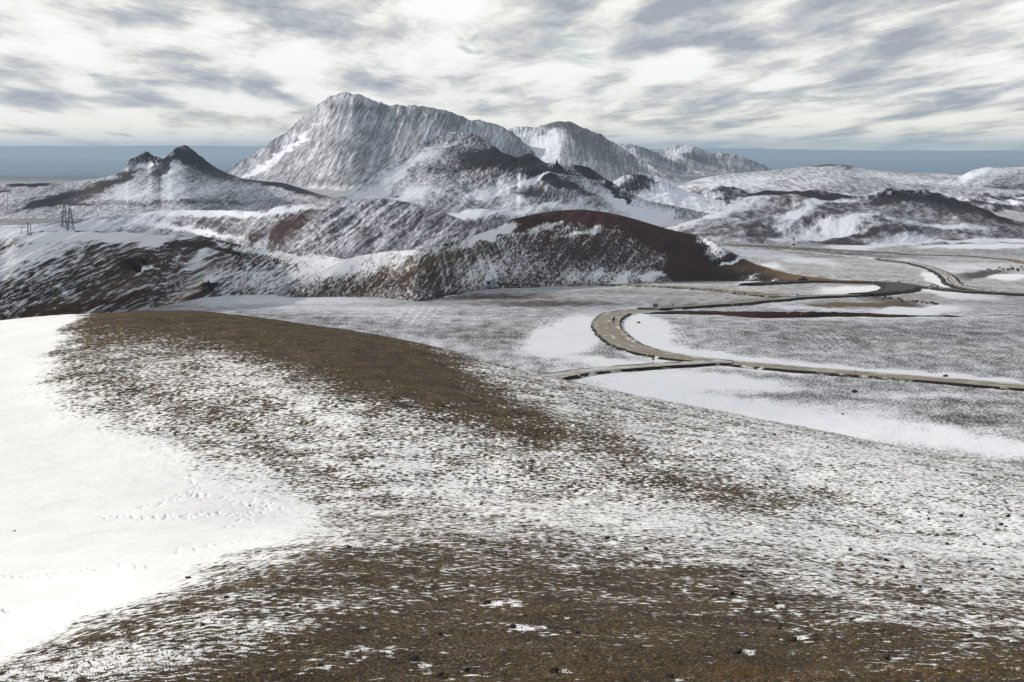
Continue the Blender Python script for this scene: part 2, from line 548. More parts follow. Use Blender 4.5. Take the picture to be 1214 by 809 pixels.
def build_near():
    UU = [-500, 0, 100, 200, 300, 400, 500, 600, 700, 800, 900, 1000, 1100, 1214, 1700]
    cr_v = [430, 381, 372, 369, 375.5, 390, 407, 434, 456.5, 478, 498, 516, 536, 552, 640]
    cr_y = [230, 200, 200, 200, 196, 190, 184, 178, 175, 172, 169, 166, 163, 160, 150]
    c_us = [-500, 0, 200, 400, 600, 800, 1000, 1214, 1700]

    def row(vs_, ys_):
        return (c_us, vs_, ys_)
    nine = lambda x: [x] * 9
    rows = [
        (c_us, nine(2600), nine(1.6)),
        (c_us, nine(1500), nine(6)),
        (c_us, nine(1080), nine(20)),
        (c_us, nine(880), nine(37)),
        (c_us, [840, 815, 800, 790, 790, 790, 790, 795, 800], [43, 44.5, 46, 47, 47, 47, 47, 46, 46]),
        (c_us, [830, 772, 705, 660, 650, 662, 692, 722, 760], [50, 54, 63, 73, 78, 77, 73, 69, 66]),
        (c_us, [740, 650, 622, 605, 596, 602, 622, 652, 700], [82, 92, 97, 106, 111, 112, 110, 106, 100]),
        (c_us, [600, 545, 535, 535, 545, 562, 585, 615, 670], [112, 122, 123, 123, 124, 123, 121, 118, 112]),
        (c_us, [500, 450, 436, 446, 480, 513, 545, 577, 655], [150, 152, 152, 148, 143, 139, 136, 131, 124]),
        (UU, cr_v, cr_y),
        (c_us, [455, 396, 383, 402, 446, 491, 530, 566, 660], [262, 232, 230, 218, 204, 196, 189, 182, 170]),
        (c_us, nine(620), nine(300)),
        (c_us, nine(900), nine(380)),
    ]
    segs = [14, 16, 50, 70, 100, 190, 130, 130, 160, 130, 40, 16]
    us = np.linspace(-420, 1560, 1500)
    RV = np.array([pchip(r[0], r[1], us) for r in rows]); RY = np.array([pchip(r[0], r[2], us) for r in rows])
    RV[2, :] += 0; n = len(rows)
    h = np.arange(n)
    tq = np.concatenate([np.linspace(i, i + 1, s, endpoint=False) for i, s in enumerate(segs)] + [[n - 1]])
    # monotone cubic along the columns
    def pch_cols(A, q):
        dl = np.diff(A, axis=0); m = np.zeros_like(A)
        same = dl[:-1] * dl[1:] > 0
        m[1:-1] = np.where(same, 2 * dl[:-1] * dl[1:] / np.where(same, dl[:-1] + dl[1:], 1), 0)
        m[0], m[-1] = dl[0], dl[-1]
        i = np.clip(np.floor(q).astype(int), 0, n - 2); t = (q - i)[:, None]
        return ((2 * t**3 - 3 * t**2 + 1) * A[i] + (t**3 - 2 * t**2 + t) * m[i] + (-2 * t**3 + 3 * t**2) * A[i + 1] + (t**3 - t**2) * m[i + 1])
    V = pch_cols(RV, tq); Y = pch_cols(RY, tq)
    U = us[None, :] + 0 * V
    X, _, Z = at(U, V, Y)
    # keep the footing under the camera at a person's height
    Z = np.minimum(Z, -1.65)
    bowl_v = [300, 378, 400, 430, 470, 500, 540, 570, 600, 625, 650, 670, 700, 735, 775, 830, 900]
    bowl_u = [150, 88, 62, 34, 40, 96, 176, 232, 322, 330, 285, 232, 168, 88, 0, -110, -300]
    ub = pchip(bowl_v, bowl_u, V) + 26 * fbm(X / 7, Y / 9, 3, 90)
    soft = np.interp(V, [380, 480, 560, 640, 660], [9, 16, 34, 22, 14])
    inb = 1 / (1 + np.exp(-np.clip((ub - U) / soft, -30, 30)))
    # relief: smooth under deep snow, hummocky elsewhere
    hm = fbm(X / 3.1, Y / 3.4, 4, 31) * 0.10 + fbm(X / 0.55, Y / 0.62, 3, 33) * 0.028 + fbm(X / 14, Y / 16, 2, 35) * 0.25
    far_fade = sstep(1.5, 14, Y)
    Z = Z + hm * (1 - 0.9 * inb) * far_fade * np.where(np.abs(tq - 9)[:, None] < 0.2, 0.6, 1)
    Z = Z + inb * (0.14 * fbm(X / 9, Y / 5, 3, 36) + 0.02 * fbm(X / 1.3 + Y * 0.2, Y / 0.5, 3, 38))
    U2, V2 = project(X, Y, Z)
    crest = pchip(UU, cr_v, U)
    below = V - crest
    past = sstep(8.9, 9.6, tq)[:, None]
    cov = 0.50 + 0 * U
    # bare ground on the crown of the hill and along its dark band
    cov -= 0.62 * np.exp(-(np.maximum(below, 0) / np.interp(U, [0, 120, 250, 400, 520, 620], [26, 34, 44, 70, 56, 26])) ** 2.6) * sstep(40, 95, U) * (1 - sstep(400, 600, U))
    cov += blobs(U, V, [
        (480, 445, 120, 36, -22, -0.34), (580, 480, 120, 26, -20, -0.22), (690, 520, 110, 20, -16, -0.13), (860, 588, 110, 16, -10, -0.16),
        (820, 575, 60, 7, -8, -0.15), (250, 500, 90, 22, -30, -0.08), (330, 540, 90, 22, -32, -0.06), (110, 440, 90, 26, -12, -0.12),
        (220, 420, 120, 14, -10, 0.02), (350, 470, 140, 18, -25, 0.12), (480, 560, 150, 24, -15, 0.08), (760, 620, 220, 16, -6, 0.12),
        (1020, 560, 200, 34, -10, 0.18), (1130, 640, 180, 34, -6, 0.18), (800, 610, 260, 22, -4, 0.05), (1080, 632, 60, 9, -4, -0.18), (700, 450, 100, 12, -16, 0.05),
        (300, 560, 60, 20, -35, 0.12), (330, 620, 60, 16, 0, 0.16)])
    # the brown hump in front
    hv = pchip([-500, 0, 200, 400, 600, 800, 1000, 1214, 1700], [860, 800, 712, 655, 642, 655, 690, 722, 780], U) + 14 * fbm(X / 6, Y / 5, 3, 77)
    hump = sstep(-16, 26, V - hv)
    cov = cov * (1 - hump) + hump * (0.21 - 0.12 * sstep(20, 130, V - hv))
    cov += hump * blobs(U, V, [(150, 790, 190, 34, 12, 0.30), (60, 800, 120, 30, 10, 0.15), (330, 740, 110, 22, 16, 0.20), (240, 735, 110, 16, 20, 0.18),
                               (1120, 735, 160, 16, -4, 0.24), (1000, 700, 90, 8, -12, 0.34), (840, 700, 80, 12, -4, 0.06), (700, 700, 70, 8, -8, 0.14), (620, 745, 24, 4, 0, 0.35),
                               (600, 717, 20, 4, 4, 0.4), (430, 775, 50, 9, 8, 0.30), (500, 700, 70, 14, 0, 0.08), (1190, 760, 60, 8, 0, 0.12),
                               (660, 790, 90, 18, 0, -0.10), (800, 790, 220, 20, 0, -0.12), (400, 690, 90, 14, 8, -0.05)])
    cov = cov + 0.07 * fbm(X / 3.2, Y / 4.5, 4, 55) + 0.05 * fbm(X / 12, Y / 14, 2, 56)
    cov = cov * (1 - inb) + 1.6 * inb
    # lee drifts beside the stones
    for (ru, rv_, rs) in NEAR_ROCKS:
        if rv_ > 560 and rs >= 5:
            cov += np.where((np.abs(U - ru) < 40) & (np.abs(V - rv_) < 20), np.exp(-(((U - ru - rs * 1.2) / (rs * 0.95)) ** 2 + ((V - rv_ - 1.0) / (rs * 0.26)) ** 2)) * 0.75, 0)
    cov = cov * (1 - past) + 0.4 * past
    br = fbm(X / 2.2, Y / 2.6, 3, 71)
    soil = colmix((0.104, 0.074, 0.042), ((0.060, 0.044, 0.028), 0.4 + 1.0 * br), ((0.105, 0.078, 0.045), 0.22 * hump + 0.8 * fbm(X / 0.8, Y / 1.2, 3, 72) - 0.12),
                  ((0.20, 0.13, 0.055), blobs(U, V, [(1110, 798, 50, 5, 0, 0.7), (960, 805, 60, 5, 0, 0.35), (880, 797, 30, 4, 0, 0.3), (700, 800, 40, 4, 0, 0.3), (1190, 790, 30, 5, 0, 0.3)])))
    # footprints pressed into the snow bowl
    def prints(pts, nper, spread):
        pts = np.array(pts, float)
        for k in range(nper):
            f = (k + rng.uniform(-0.2, 0.2)) / nper * (len(pts) - 1)
            i = int(np.clip(math.floor(f), 0, len(pts) - 2)); t = f - i
            pu, pv = pts[i] * (1 - t) + pts[i + 1] * t
            yield pu + rng.normal(0, spread), pv + rng.normal(0, spread * 0.3)
    fp = list(prints([(120, 613), (180, 614), (240, 611), (300, 606)], 60, 4)) + list(prints([(165, 604), (210, 592), (225, 585), (250, 590), (330, 600)], 60, 5)) \
        + list(prints([(222, 565), (232, 580), (236, 592)], 18, 4)) + list(prints([(270, 625), (310, 605), (330, 590)], 26, 6)) \
        + list(prints([(0, 684), (80, 680), (160, 665), (250, 645), (310, 638)], 50, 3)) + list(prints([(60, 684), (180, 672)], 18, 5)) \
        + list(prints([(0, 722), (14, 721)], 10, 4))
    dU = us[1] - us[0]
    vcol = V
    for pu, pv in fp:
        j = int((pu - us[0]) / dU)
        j0, j1 = max(j - 6, 0), j + 7
        sub = (slice(200, 1000), slice(j0, j1))
        u_, v_ = U[sub], V[sub]
        g = np.exp(-(((u_ - pu) / 1.9) ** 2 + ((v_ - pv) / 0.75) ** 2))
        Z[sub] -= 0.055 * g
    Z = Z
    m = mat_terrain('foreground_gravel_snow', stretch=1.45, scale=4.0, k1=3.0, k2=1.1, w=0.13, coarse=0.14, bump=1.0, bdist=0.08, grit=5.0, detail=8.0, rough=0.60,
                    snow=(0.86, 0.865, 0.875), var=0.9, gravel=17.0)
    return sheet('hill', X, Y, Z, cov, soil, m, 'near brown gravel slope with patchy snow and a white bowl', np.stack([X * 1.0, Y * 0.80 + 0.32 * np.logaddexp(0, -(X + 3) / 2.0) * 2.0], -1))


near_hill = build_near()

# ================================================================== HILLS AND MOUNTAINS
DARK = (0.020, 0.019, 0.024)
GREY = (0.056, 0.053, 0.064)
BROWN = (0.044, 0.030, 0.026)
REDDISH = (0.045, 0.019, 0.017)
OCHRE = (0.17, 0.10, 0.045)

m_slope = mat_terrain('streaked_slope', scale=1.3, stretch=2.8, ang=40, k1=2.8, k2=0.5, w=0.18, coarse=0.2, bump=0.5, bdist=0.8, grit=5, detail=10, rough=0.78, snow=(0.80, 0.82, 0.87))
m_red = mat_terrain('cinder_slope', scale=1.2, stretch=2.0, ang=50, k1=2.9, k2=0.5, w=0.18, coarse=0.16, bump=0.6, bdist=0.7, grit=5, detail=10, rough=0.82, snow=(0.80, 0.82, 0.87))
m_mid = mat_terrain('far_slope', scale=0.42, stretch=1.5, ang=42, k1=1.95, k2=0.45, w=0.3, coarse=0.3, bump=0.35, bdist=3.0, grit=5, detail=10, rough=0.82, snow=(0.77, 0.80, 0.89))
m_low = mat_terrain('low_ridge', scale=0.25, stretch=2.4, ang=6, k1=1.8, k2=0.35, w=0.32, coarse=0.2, bump=0.5, bdist=2.0, grit=5, detail=10, rough=0.82, snow=(0.77, 0.80, 0.89))
m_mtn = mat_terrain('mountain_slope', scale=0.14, stretch=3.6, ang=72, k1=1.8, k2=0.4, w=0.34, coarse=0.2, bump=0.22, bdist=8.0, grit=5, detail=10, rough=0.8, snow=(0.77, 0.80, 0.89))


def gul(g, fu, ft, lean, seed, oct=4):
    """gullies running down the fall line; lean in picture columns per unit of T"""
    return ridged((g['U'] + g['T'] * lean) * fu + 0.3 * fbm(g['U'] * fu * 0.4, g['T'] * 1.0, 2, seed + 5), g['T'] * ft, oct, seed)


def dg(g, L, W, ang, seed, oct=4):
    """drift streaks lying at an angle on a slope"""
    s_ = g['S']
    c, q = math.cos(R(ang)), math.sin(R(ang))
    wob = 0.35 * fbm(g['X'] / (L * 1.5), s_ / (L * 1.5), 2, seed + 9)
    return fbm((g['X'] * c + s_ * q) / L, (-g['X'] * q + s_ * c) / W + wob, oct, seed)


def build_hills():
    # --- left dark hill behind the near crest
    crest = [(-420, 318, 640), (-200, 300, 640), (-60, 290, 650), (0, 288, 670), (22, 279, 680), (55, 273.5, 700), (110, 274, 730), (160, 276, 770), (195, 279, 800), (215, 276, 820),
             (245, 281, 840), (290, 291, 870), (330, 297, 890), (370, 301, 900), (400, 306, 910), (440, 322, 920), (490, 345, 930), (560, 362, 940)]
    base = [(-420, 412), (0, 388), (90, 380), (180, 366), (225, 356), (262, 351), (340, 349), (440, 352), (500, 356), (560, 358)]

    def relief(g):
        r = 0.5 * dg(g, 10, 2.5, 40, 101) + 0.6 * fbm(g['X'] / 34, g['Y'] / 34, 3, 7)
        crag = blobs(g['U'], g['V'], [(160, 310, 22, 12, 10, 1), (247, 334, 9, 7, 20, 1), (278, 300, 12, 4, 0, 1)])
        return r * np.clip(g['H'] / 25, 0, 1) * np.clip(1.2 - 0.9 * np.exp(-((g['T'] - 1) / 0.05) ** 2), 0, 1)

    def cover(g):
        U, V, T = g['U'], g['V'], g['T']
        c = 0.41 + 0.10 * dg(g, 9, 1.4, 42, 140) + 0.04 * np.clip(g['slope'], -0.8, 0.8)
        c += blobs(U, V, [(120, 281, 100, 6, 0, 0.5), (185, 284, 14, 8, 30, 0.9), (60, 295, 80, 14, 25, 0.25), (20, 300, 50, 16, 30, 0.2),
                          (160, 318, 60, 20, 10, -0.08), (60, 350, 120, 16, 12, -0.06), (60, 370, 110, 8, 10, -0.2), (150, 340, 80, 16, 18, 0.0), (235, 288, 40, 6, 0, -0.22), (200, 300, 60, 8, 20, -0.08), (255, 295, 30, 3, -12, -0.3),
                          (240, 304, 26, 7, 35, 0.35), (172, 320, 8, 4, 30, 0.9), (235, 352, 30, 8, 35, -0.3), (300, 330, 60, 14, 0, 0.18), (380, 315, 40, 16, 8, 0.35),
                          (330, 302, 70, 4, -10, 0.3), (390, 345, 70, 7, 0, 0.05), (252, 332, 5, 3, 10, 1.1)])
        c += blobs(U, V, [(158, 313, 12, 6, 15, -0.4), (247, 337, 7, 4, 20, -0.4)])
        c = np.where(T > 1.05, 0.6, c)
        return c

    def soil(g):
        U, V = g['U'], g['V']
        n = fbm(g['X'] / 20, g['T'] * 6, 4, 11)
        return colmix(BROWN, (DARK, 0.4 + 1.2 * n), (REDDISH, blobs(U, V, [(90, 366, 140, 9, 12, 0.9), (370, 340, 60, 8, 15, 0.6), (300, 345, 40, 6, 0, 0.4)])),
                      (OCHRE, blobs(U, V, [(245, 330, 34, 5, 34, 0.95), (215, 350, 30, 5, 24, 0.9), (0, 384, 120, 3, 6, 0.7), (410, 347, 22, 3, 30, 0.8)])),
                      ((0.012, 0.012, 0.015), blobs(U, V, [(158, 312, 13, 9, 15, 1), (247, 336, 8, 6, 20, 1), (278, 300, 9, 4, 0, 1)])),
                      ((0.085, 0.065, 0.04), blobs(U, V, [(110, 348, 80, 8, 20, 0.7)])))
    hill('hill', crest, base, 160, 1100, m_slope, lambda t: 0.55 * t + 0.45 * (1 - (1 - t) ** 2), relief, cover, soil,
         'dark brown hillside streaked with slanting snow, behind the near slope on the left', (230, 50), 0.42)

    # --- red cinder hill
    crest = [(330, 352, 900), (380, 322, 910), (420, 305, 930), (455, 299, 950), (480, 297, 970), (520, 290.5, 1000), (560, 280, 1040), (590, 269, 1060), (606, 260.5, 1080), (620, 257, 1085), (640, 253, 1095),
             (665, 249.5, 1100), (690, 248.5, 1105), (710, 250.5, 1110), (740, 256.5, 1115), (770, 265, 1120), (800, 274.5, 1125), (815, 278, 1130), (830, 280, 1140), (850, 288, 1150),
             (870, 300, 1160), (900, 315, 1170), (940, 326, 1180), (990, 333, 1180), (1050, 341, 1180), (1110, 352, 1180)]
    base = [(330, 354), (440, 352), (500, 358), (530, 352), (570, 344), (620, 341), (700, 338), (760, 336), (830, 334), (900, 334), (1000, 338), (1110, 345)]

    def relief(g):
        U, V, T = g['U'], g['V'], g['T']
        r = 0.6 * dg(g, 16, 5, 46, 201) + 1.2 * fbm(g['X'] / 30, g['Y'] / 30, 4, 17)
        r = r * np.clip(g['H'] / 25, 0, 1) * np.clip(1.1 - 1.0 * np.exp(-((T - 1) / 0.06) ** 2), 0.1, 1)
        # the hollow on the right flank and the rib beside it
        r += blobs(U, V, [(845, 303, 26, 14, -25, -3.0), (812, 305, 22, 34, 8, 1.2), (700, 268, 60, 6, -6, 1.4)])
        return r

    def cover(g):
        U, V, T = g['U'], g['V'], g['T']
        c = 0.36 + 0.11 * dg(g, 12, 2.5, 46, 240) + 0.15 * np.clip(g['slope'], -0.8, 0.8)
        c += blobs(U, V, [(690, 258, 90, 9, -3, -0.62), (790, 285, 50, 12, -22, -1.1), (640, 262, 36, 7, 14, -0.6), (812, 312, 17, 26, 5, -1.2), (850, 322, 45, 10, 0, -1.2), (900, 318, 60, 10, -8, -1.4), (960, 332, 70, 10, -8, -1.4),
                          (592, 274, 26, 4, 24, 0.7), (560, 285, 30, 5, 18, 0.4), (690, 276, 26, 3, 10, 0.4), (640, 270, 36, 3, 10, 0.35), (850, 303, 20, 12, -30, 0.25), (815, 280, 24, 3, -18, 0.0), (842, 287, 12, 3, -30, 0.6),
                          (600, 318, 50, 16, 20, 0.15), (560, 325, 40, 12, 30, 0.15), (720, 328, 70, 7, 0, 0.2), (735, 331, 12, 3, 30, 0.7), (775, 327, 12, 5, 20, 0.5), (875, 304, 12, 3, 30, 0.4), (812, 311, 8, 2, 0, 0.6),
                          (862, 307, 16, 2, 10, 1.5), (850, 322, 20, 4, -8, 0.9), (680, 295, 70, 18, 0, -0.12), (430, 315, 60, 10, 12, 0.3), (470, 300, 60, 3, 6, 0.3), (480, 335, 70, 12, 10, -0.06), (545, 352, 30, 4, 10, -0.8),
                          (400, 312, 25, 8, 20, 0.7), (905, 323, 16, 3, 10, 0.9), (905, 322, 24, 5, 18, 1.4)])
        return np.where(T > 1.04, 0.5, c)

    def soil(g):
        U, V = g['U'], g['V']
        n = fbm(g['X'] / 25, g['T'] * 6, 4, 12)
        return colmix((0.050, 0.036, 0.034), ((0.050, 0.022, 0.019), blobs(U, V, [(700, 265, 120, 24, -5, 1.1), (810, 300, 40, 40, 0, 0.7), (600, 290, 60, 20, 20, 0.5), (540, 350, 50, 6, 10, 0.7), (440, 335, 60, 10, 10, 0.4)])),
                      ((0.018, 0.017, 0.02), blobs(U, V, [(858, 300, 32, 17, -28, 1.2)]) + 0.4 * n),
                      ((0.11, 0.075, 0.045), blobs(U, V, [(500, 310, 70, 12, 14, 0.7), (425, 345, 60, 5, 0, 0.5), (835, 335, 60, 3, 0, 0.5)])),
                      ((0.135, 0.085, 0.045), blobs(U, V, [(935, 322, 62, 9, -16, 1.1), (1010, 334, 70, 6, -5, 1.1), (880, 318, 30, 5, -12, 0.6)])),
                      ((0.035, 0.022, 0.018), blobs(U, V, [(850, 328, 50, 6, 0, 0.8)])))
    hill('hill', crest, base, 220, 1200, m_red, lambda t: 0.45 * t + 0.55 * (1 - (1 - t) ** 2), relief, cover, soil,
         'dark red cinder hill with a bare reddish crown above the bend of the road', (240, 50), 0.42)

    # --- broad valley rim on the left, behind the dark hill
    crest = [(-300, 262, 2000), (0, 268, 2000), (80, 262, 2000), (150, 254, 1980), (200, 250, 1960), (250, 249, 1950), (300, 250, 1950), (345, 243, 1990), (400, 238, 2050), (450, 236, 2080), (520, 250, 2100), (600, 290, 2100)]
    base = [(-300, 300), (0, 300), (150, 286), (200, 284), (260, 292), (330, 304), (400, 308), (520, 308), (600, 306)]

    def relief(g):
        return (2.2 * dg(g, 40, 10, 42, 301) + 3 * fbm(g['X'] / 80, g['Y'] / 80, 4, 27)) * np.clip(g['H'] / 40, 0, 1) * np.clip(1.1 - 0.9 * np.exp(-((g['T'] - 1) / 0.06) ** 2), 0, 1)

    def cover(g):
        U, V, T = g['U'], g['V'], g['T']
        c = 0.44 + 0.12 * dg(g, 30, 5, 42, 340) + 0.2 * np.clip(g['slope'], -0.6, 0.6)
        c += blobs(U, V, [(230, 253, 110, 3.5, 0, 0.5), (120, 268, 90, 8, 5, 0.3), (40, 275, 70, 10, 0, 0.4), (260, 268, 60, 7, -14, -0.12), (330, 278, 40, 14, 40, -0.25), (350, 265, 30, 8, 35, -0.15), (370, 300, 70, 6, 0, -0.1),
                          (225, 272, 60, 3, -10, 0.5), (345, 249, 40, 3, 12, 0.4)])
        return c

    def soil(g):
        U, V = g['U'], g['V']
        return colmix(GREY, (REDDISH, blobs(U, V, [(330, 275, 70, 18, 30, 0.9), (250, 265, 60, 8, 0, 0.6)])), ((0.07, 0.05, 0.04), 0.5 * fbm(g['X'] / 90, g['T'] * 5, 3, 28)))
    hill('hill', crest, base, 500, 900, m_mid, lambda t: 0.6 * t + 0.4 * (1 - (1 - t) ** 2.2), relief, cover, soil,
         'snow-rimmed valley edge with reddish scree below, left of the central peak', (150, 40), 0.22)

    # --- central dark peak
    crest = [(300, 292, 2150), (340, 268, 2200), (375, 250, 2230), (400, 238, 2250), (425, 225, 2290), (450, 207, 2330), (470, 194.5, 2370), (490, 181, 2400), (506, 167, 2430), (520, 161, 2450), (535, 159, 2460), (552, 159.5, 2465),
             (566, 163, 2470), (578, 169, 2475), (592, 179, 2480), (604, 186, 2480), (612, 188.5, 2470), (618, 184.5, 2440), (624, 183, 2430), (634, 187, 2430), (645, 193, 2440), (654, 196.5, 2450), (668, 198.5, 2460), (684, 198.5, 2470), (693, 199, 2470),
             (705, 205, 2470), (722, 217, 2460), (745, 230, 2450), (770, 240, 2440), (800, 247, 2430), (850, 257, 2420), (900, 268, 2420)]
    base = [(300, 302), (400, 306), (480, 300), (560, 300), (640, 296), (700, 290), (760, 284), (830, 276), (900, 272)]

    def relief(g):
        U, V, T = g['U'], g['V'], g['T']
        r = 1.2 * dg(g, 50, 15, 44, 401) + 2.5 * fbm(g['X'] / 110, g['Y'] / 110, 5, 37)
        r = r * np.clip(g['H'] / 70, 0, 1) * np.clip(1.1 - 0.9 * np.exp(-((T - 1) / 0.06) ** 2), 0.12, 1)
        crest_r = 1.6 * ridged(g['X'] / 22, T * 10, 4, 41) * np.exp(-((T - 1) / 0.10) ** 2)
        # a shoulder that runs forward from the lesser peak, and the hollow left of it
        r += blobs(U, V, [(655, 214, 60, 8, -8, 6), (575, 225, 40, 18, -30, -6), (680, 235, 50, 10, -25, 5), (500, 235, 60, 20, 35, 3), (560, 262, 110, 12, 6, 4)])
        return r + crest_r

    def cover(g):
        U, V, T = g['U'], g['V'], g['T']
        c = 0.46 + 0.07 * dg(g, 35, 9, 44, 440) + 0.15 * np.clip(g['slope'], -0.7, 0.7)
        c += blobs(U, V, [(540, 170, 60, 14, -4, -0.06), (540, 197, 50, 7, 14, -0.18), (520, 178, 24, 5, 30, 0.2), (578, 190, 34, 9, -10, -0.36), (600, 188, 20, 5, -30, -0.4), (480, 205, 30, 7, 38, -0.2), (625, 192, 22, 9, 0, -0.45), (640, 208, 36, 10, -10, -0.45), (700, 207, 24, 4, -36, -0.8),
                          (730, 228, 30, 3.5, -32, -0.8), (672, 226, 36, 5, -18, -0.4), (630, 228, 14, 5, 0, -0.3), (455, 222, 34, 7, 40, 0.55), (470, 243, 30, 7, 20, 0.4), (425, 245, 34, 12, 38, 0.4), (420, 262, 18, 8, 20, 0.5), (405, 283, 20, 7, 15, 0.4),
                          (350, 285, 40, 12, 32, -0.22), (440, 275, 50, 14, 22, -0.05), (520, 232, 60, 9, 5, 0.10), (585, 222, 30, 8, 15, 0.30), (560, 258, 110, 6, 6, 0.5), (600, 240, 26, 8, 30, 0.35), (525, 272, 90, 9, 0, -0.1), (470, 290, 80, 8, 0, -0.12),
                          (640, 217, 30, 1.6, 4, 0.8), (760, 250, 60, 9, -20, 0.6), (700, 255, 60, 10, -8, 0.3), (740, 266, 90, 6, -4, 0.5), (655, 252, 50, 7, -10, -0.2), (680, 243, 40, 6, -14, -0.2), (500, 185, 24, 4, 35, 0.5)])
        return c

    def soil(g):
        U, V = g['U'], g['V']
        return colmix((0.055, 0.052, 0.056), (DARK, blobs(U, V, [(540, 180, 110, 34, 0, 1.2), (650, 205, 70, 22, -10, 1.1), (730, 228, 60, 14, -30, 1.0)])),
                      (REDDISH, blobs(U, V, [(350, 285, 60, 20, 32, 0.8), (585, 203, 40, 5, 10, 0.25), (300, 295, 50, 10, 0, 0.5)])),
                      ((0.016, 0.015, 0.02), blobs(U, V, [(700, 206, 26, 5, -36, 1), (732, 228, 34, 4, -32, 1), (520, 162, 30, 4, 6, 0.8), (600, 186, 18, 4, -30, 1)])))
    hill('mountain', crest, base, 700, 1300, m_mid, lambda t: 0.55 * t ** 1.5 + 0.45 * (1 - (1 - t) ** 2.0), relief, cover, soil,
         'dark rounded volcanic peak with snow on its left flank, in the middle', (260, 50), 0.19)

    # --- dark cone right of the central peak
    crest = [(700, 236, 3000), (722, 222, 3000), (738, 214, 3000), (752, 209.5, 3000), (764, 210.5, 3000), (776, 212, 3000), (790, 216, 3000), (806, 224, 3000), (825, 231, 3000), (860, 240, 3000)]
    base = [(700, 246), (860, 248)]

    def relief(g):
        return (3 * ridged(g['X'] / 40, g['T'] * 4, 4, 45) + 3 * fbm(g['X'] / 30, g['T'] * 6, 3, 46)) * np.clip(g['H'] / 40, 0.1, 1)

    def cover(g):
        U, V = g['U'], g['V']
        return 0.55 + blobs(U, V, [(752, 222, 16, 12, 20, -0.6), (768, 214, 22, 5, -20, -0.4), (790, 222, 30, 6, -20, 0.0), (736, 214, 10, 4, 20, 0.3), (800, 236, 40, 6, 0, 0.3)]) + 0.2 * gul(g, 0.15, 1, 10, 460, 3)
    hill('hill', crest, base, 250, 260, m_mid, lambda t: 0.4 * t + 0.6 * t ** 1.6, relief, cover, lambda g: colmix(DARK, (GREY, 0.5 * g['T'] * 0)),
         'small dark cone streaked with snow, right of the central peak', (80, 30))

    # --- right: lava ridge
    crest = [(760, 276, 2300), (800, 268, 2300), (830, 260, 2300), (862, 246, 2300), (890, 232, 2300), (912, 228.5, 2300), (940, 231, 2300), (965, 229.5, 2280), (990, 231.5, 2260), (1020, 235, 2230), (1038, 231, 2200), (1055, 229, 2180), (1072, 230.5, 2160),
             (1092, 229.5, 2150), (1110, 232.5, 2140), (1135, 239, 2120), (1160, 248, 2100), (1190, 258, 2080), (1214, 264, 2060), (1260, 272, 2040), (1330, 280, 2030)]
    base = [(760, 282), (860, 288), (950, 290), (1060, 292), (1150, 290), (1214, 288), (1330, 286)]

    def relief(g):
        U, V, T = g['U'], g['V'], g['T']
        r = (1.5 * ridged(g['X'] / 90, g['Y'] / 120, 3, 51) + 2 * fbm(g['X'] / 60, g['Y'] / 60, 4, 52)) * np.clip(g['H'] / 40, 0.05, 1)
        r += 1.8 * ridged(g['X'] / 13, T * 14, 4, 53) * np.exp(-((T - 0.97) / 0.09) ** 2) * np.interp(U, [850, 950, 1010, 1060, 1130, 1200], [0.1, 0.5, 0.3, 1, 1, 0.3])
        r += blobs(U, V, [(1000, 262, 90, 10, -12, 6), (960, 274, 60, 8, 0, -7), (1080, 285, 40, 6, 10, -5), (940, 243, 70, 5, -4, 4)])
        return r

    def cover(g):
        U, V, T = g['U'], g['V'], g['T']
        c = 0.40 + 0.09 * fbm(g['X'] / 35, g['T'] * 9, 4, 541) + 0.3 * np.clip(g['slope'], -0.6, 0.6)
        c += blobs(U, V, [(950, 234, 90, 4.5, -2, -0.55), (905, 232, 30, 5, 5, -0.5), (1100, 240, 80, 7, -10, -0.26), (1160, 252, 50, 4, -18, -0.45), (1050, 240, 30, 4, 10, -0.3), (990, 243, 60, 4, 15, 0.45), (880, 244, 40, 5, 25, 0.2), (850, 256, 60, 5, 16, 0.25),
                          (965, 275, 46, 8, 10, 0.42), (930, 268, 22, 8, 50, 0.22), (1000, 270, 40, 4, 16, 0.6), (1070, 286, 34, 5, 10, 0.7), (1090, 284, 14, 5, 20, 0.4), (1015, 284, 40, 6, 10, -0.3), (1140, 268, 70, 6, -2, -0.02), (1140, 280, 60, 5, 0, -0.06), (870, 272, 70, 8, 0, -0.1),
                          (1110, 268, 60, 3, -4, 0.35), (1170, 287, 60, 2, 0, 0.8), (930, 252, 70, 4, 6, -0.1), (1048, 228, 10, 2, 20, 0.5)])
        return c

    def soil(g):
        U, V = g['U'], g['V']
        return colmix((0.058, 0.054, 0.058), (DARK, blobs(U, V, [(1100, 239, 90, 9, -8, 0.9), (940, 234, 110, 6, 0, 0.8), (1160, 252, 60, 4, -18, 0.9)])), ((0.04, 0.04, 0.045), blobs(U, V, [(1015, 284, 50, 8, 10, 0.8)])))
    hill('hill', crest, base, 500, 1100, m_low, lambda t: 0.5 * t + 0.5 * t ** 1.6, relief, cover, soil,
         'long low lava ridge with a craggy black crest on the right', (190, 40), 0.2)

    # --- right: far pale plateau
    crest = [(800, 222, 4200), (830, 212, 4200), (870, 206, 4300), (910, 202.5, 4400), (945, 199, 4500), (968, 196.5, 4500), (985, 195, 4500), (1003, 196, 4500), (1020, 199.5, 4500), (1045, 203, 4450), (1080, 205, 4400), (1120, 206, 4400), (1150, 208, 4400), (1214, 213, 4400), (1330, 218, 4400)]
    base = [(800, 236), (1000, 240), (1330, 238)]
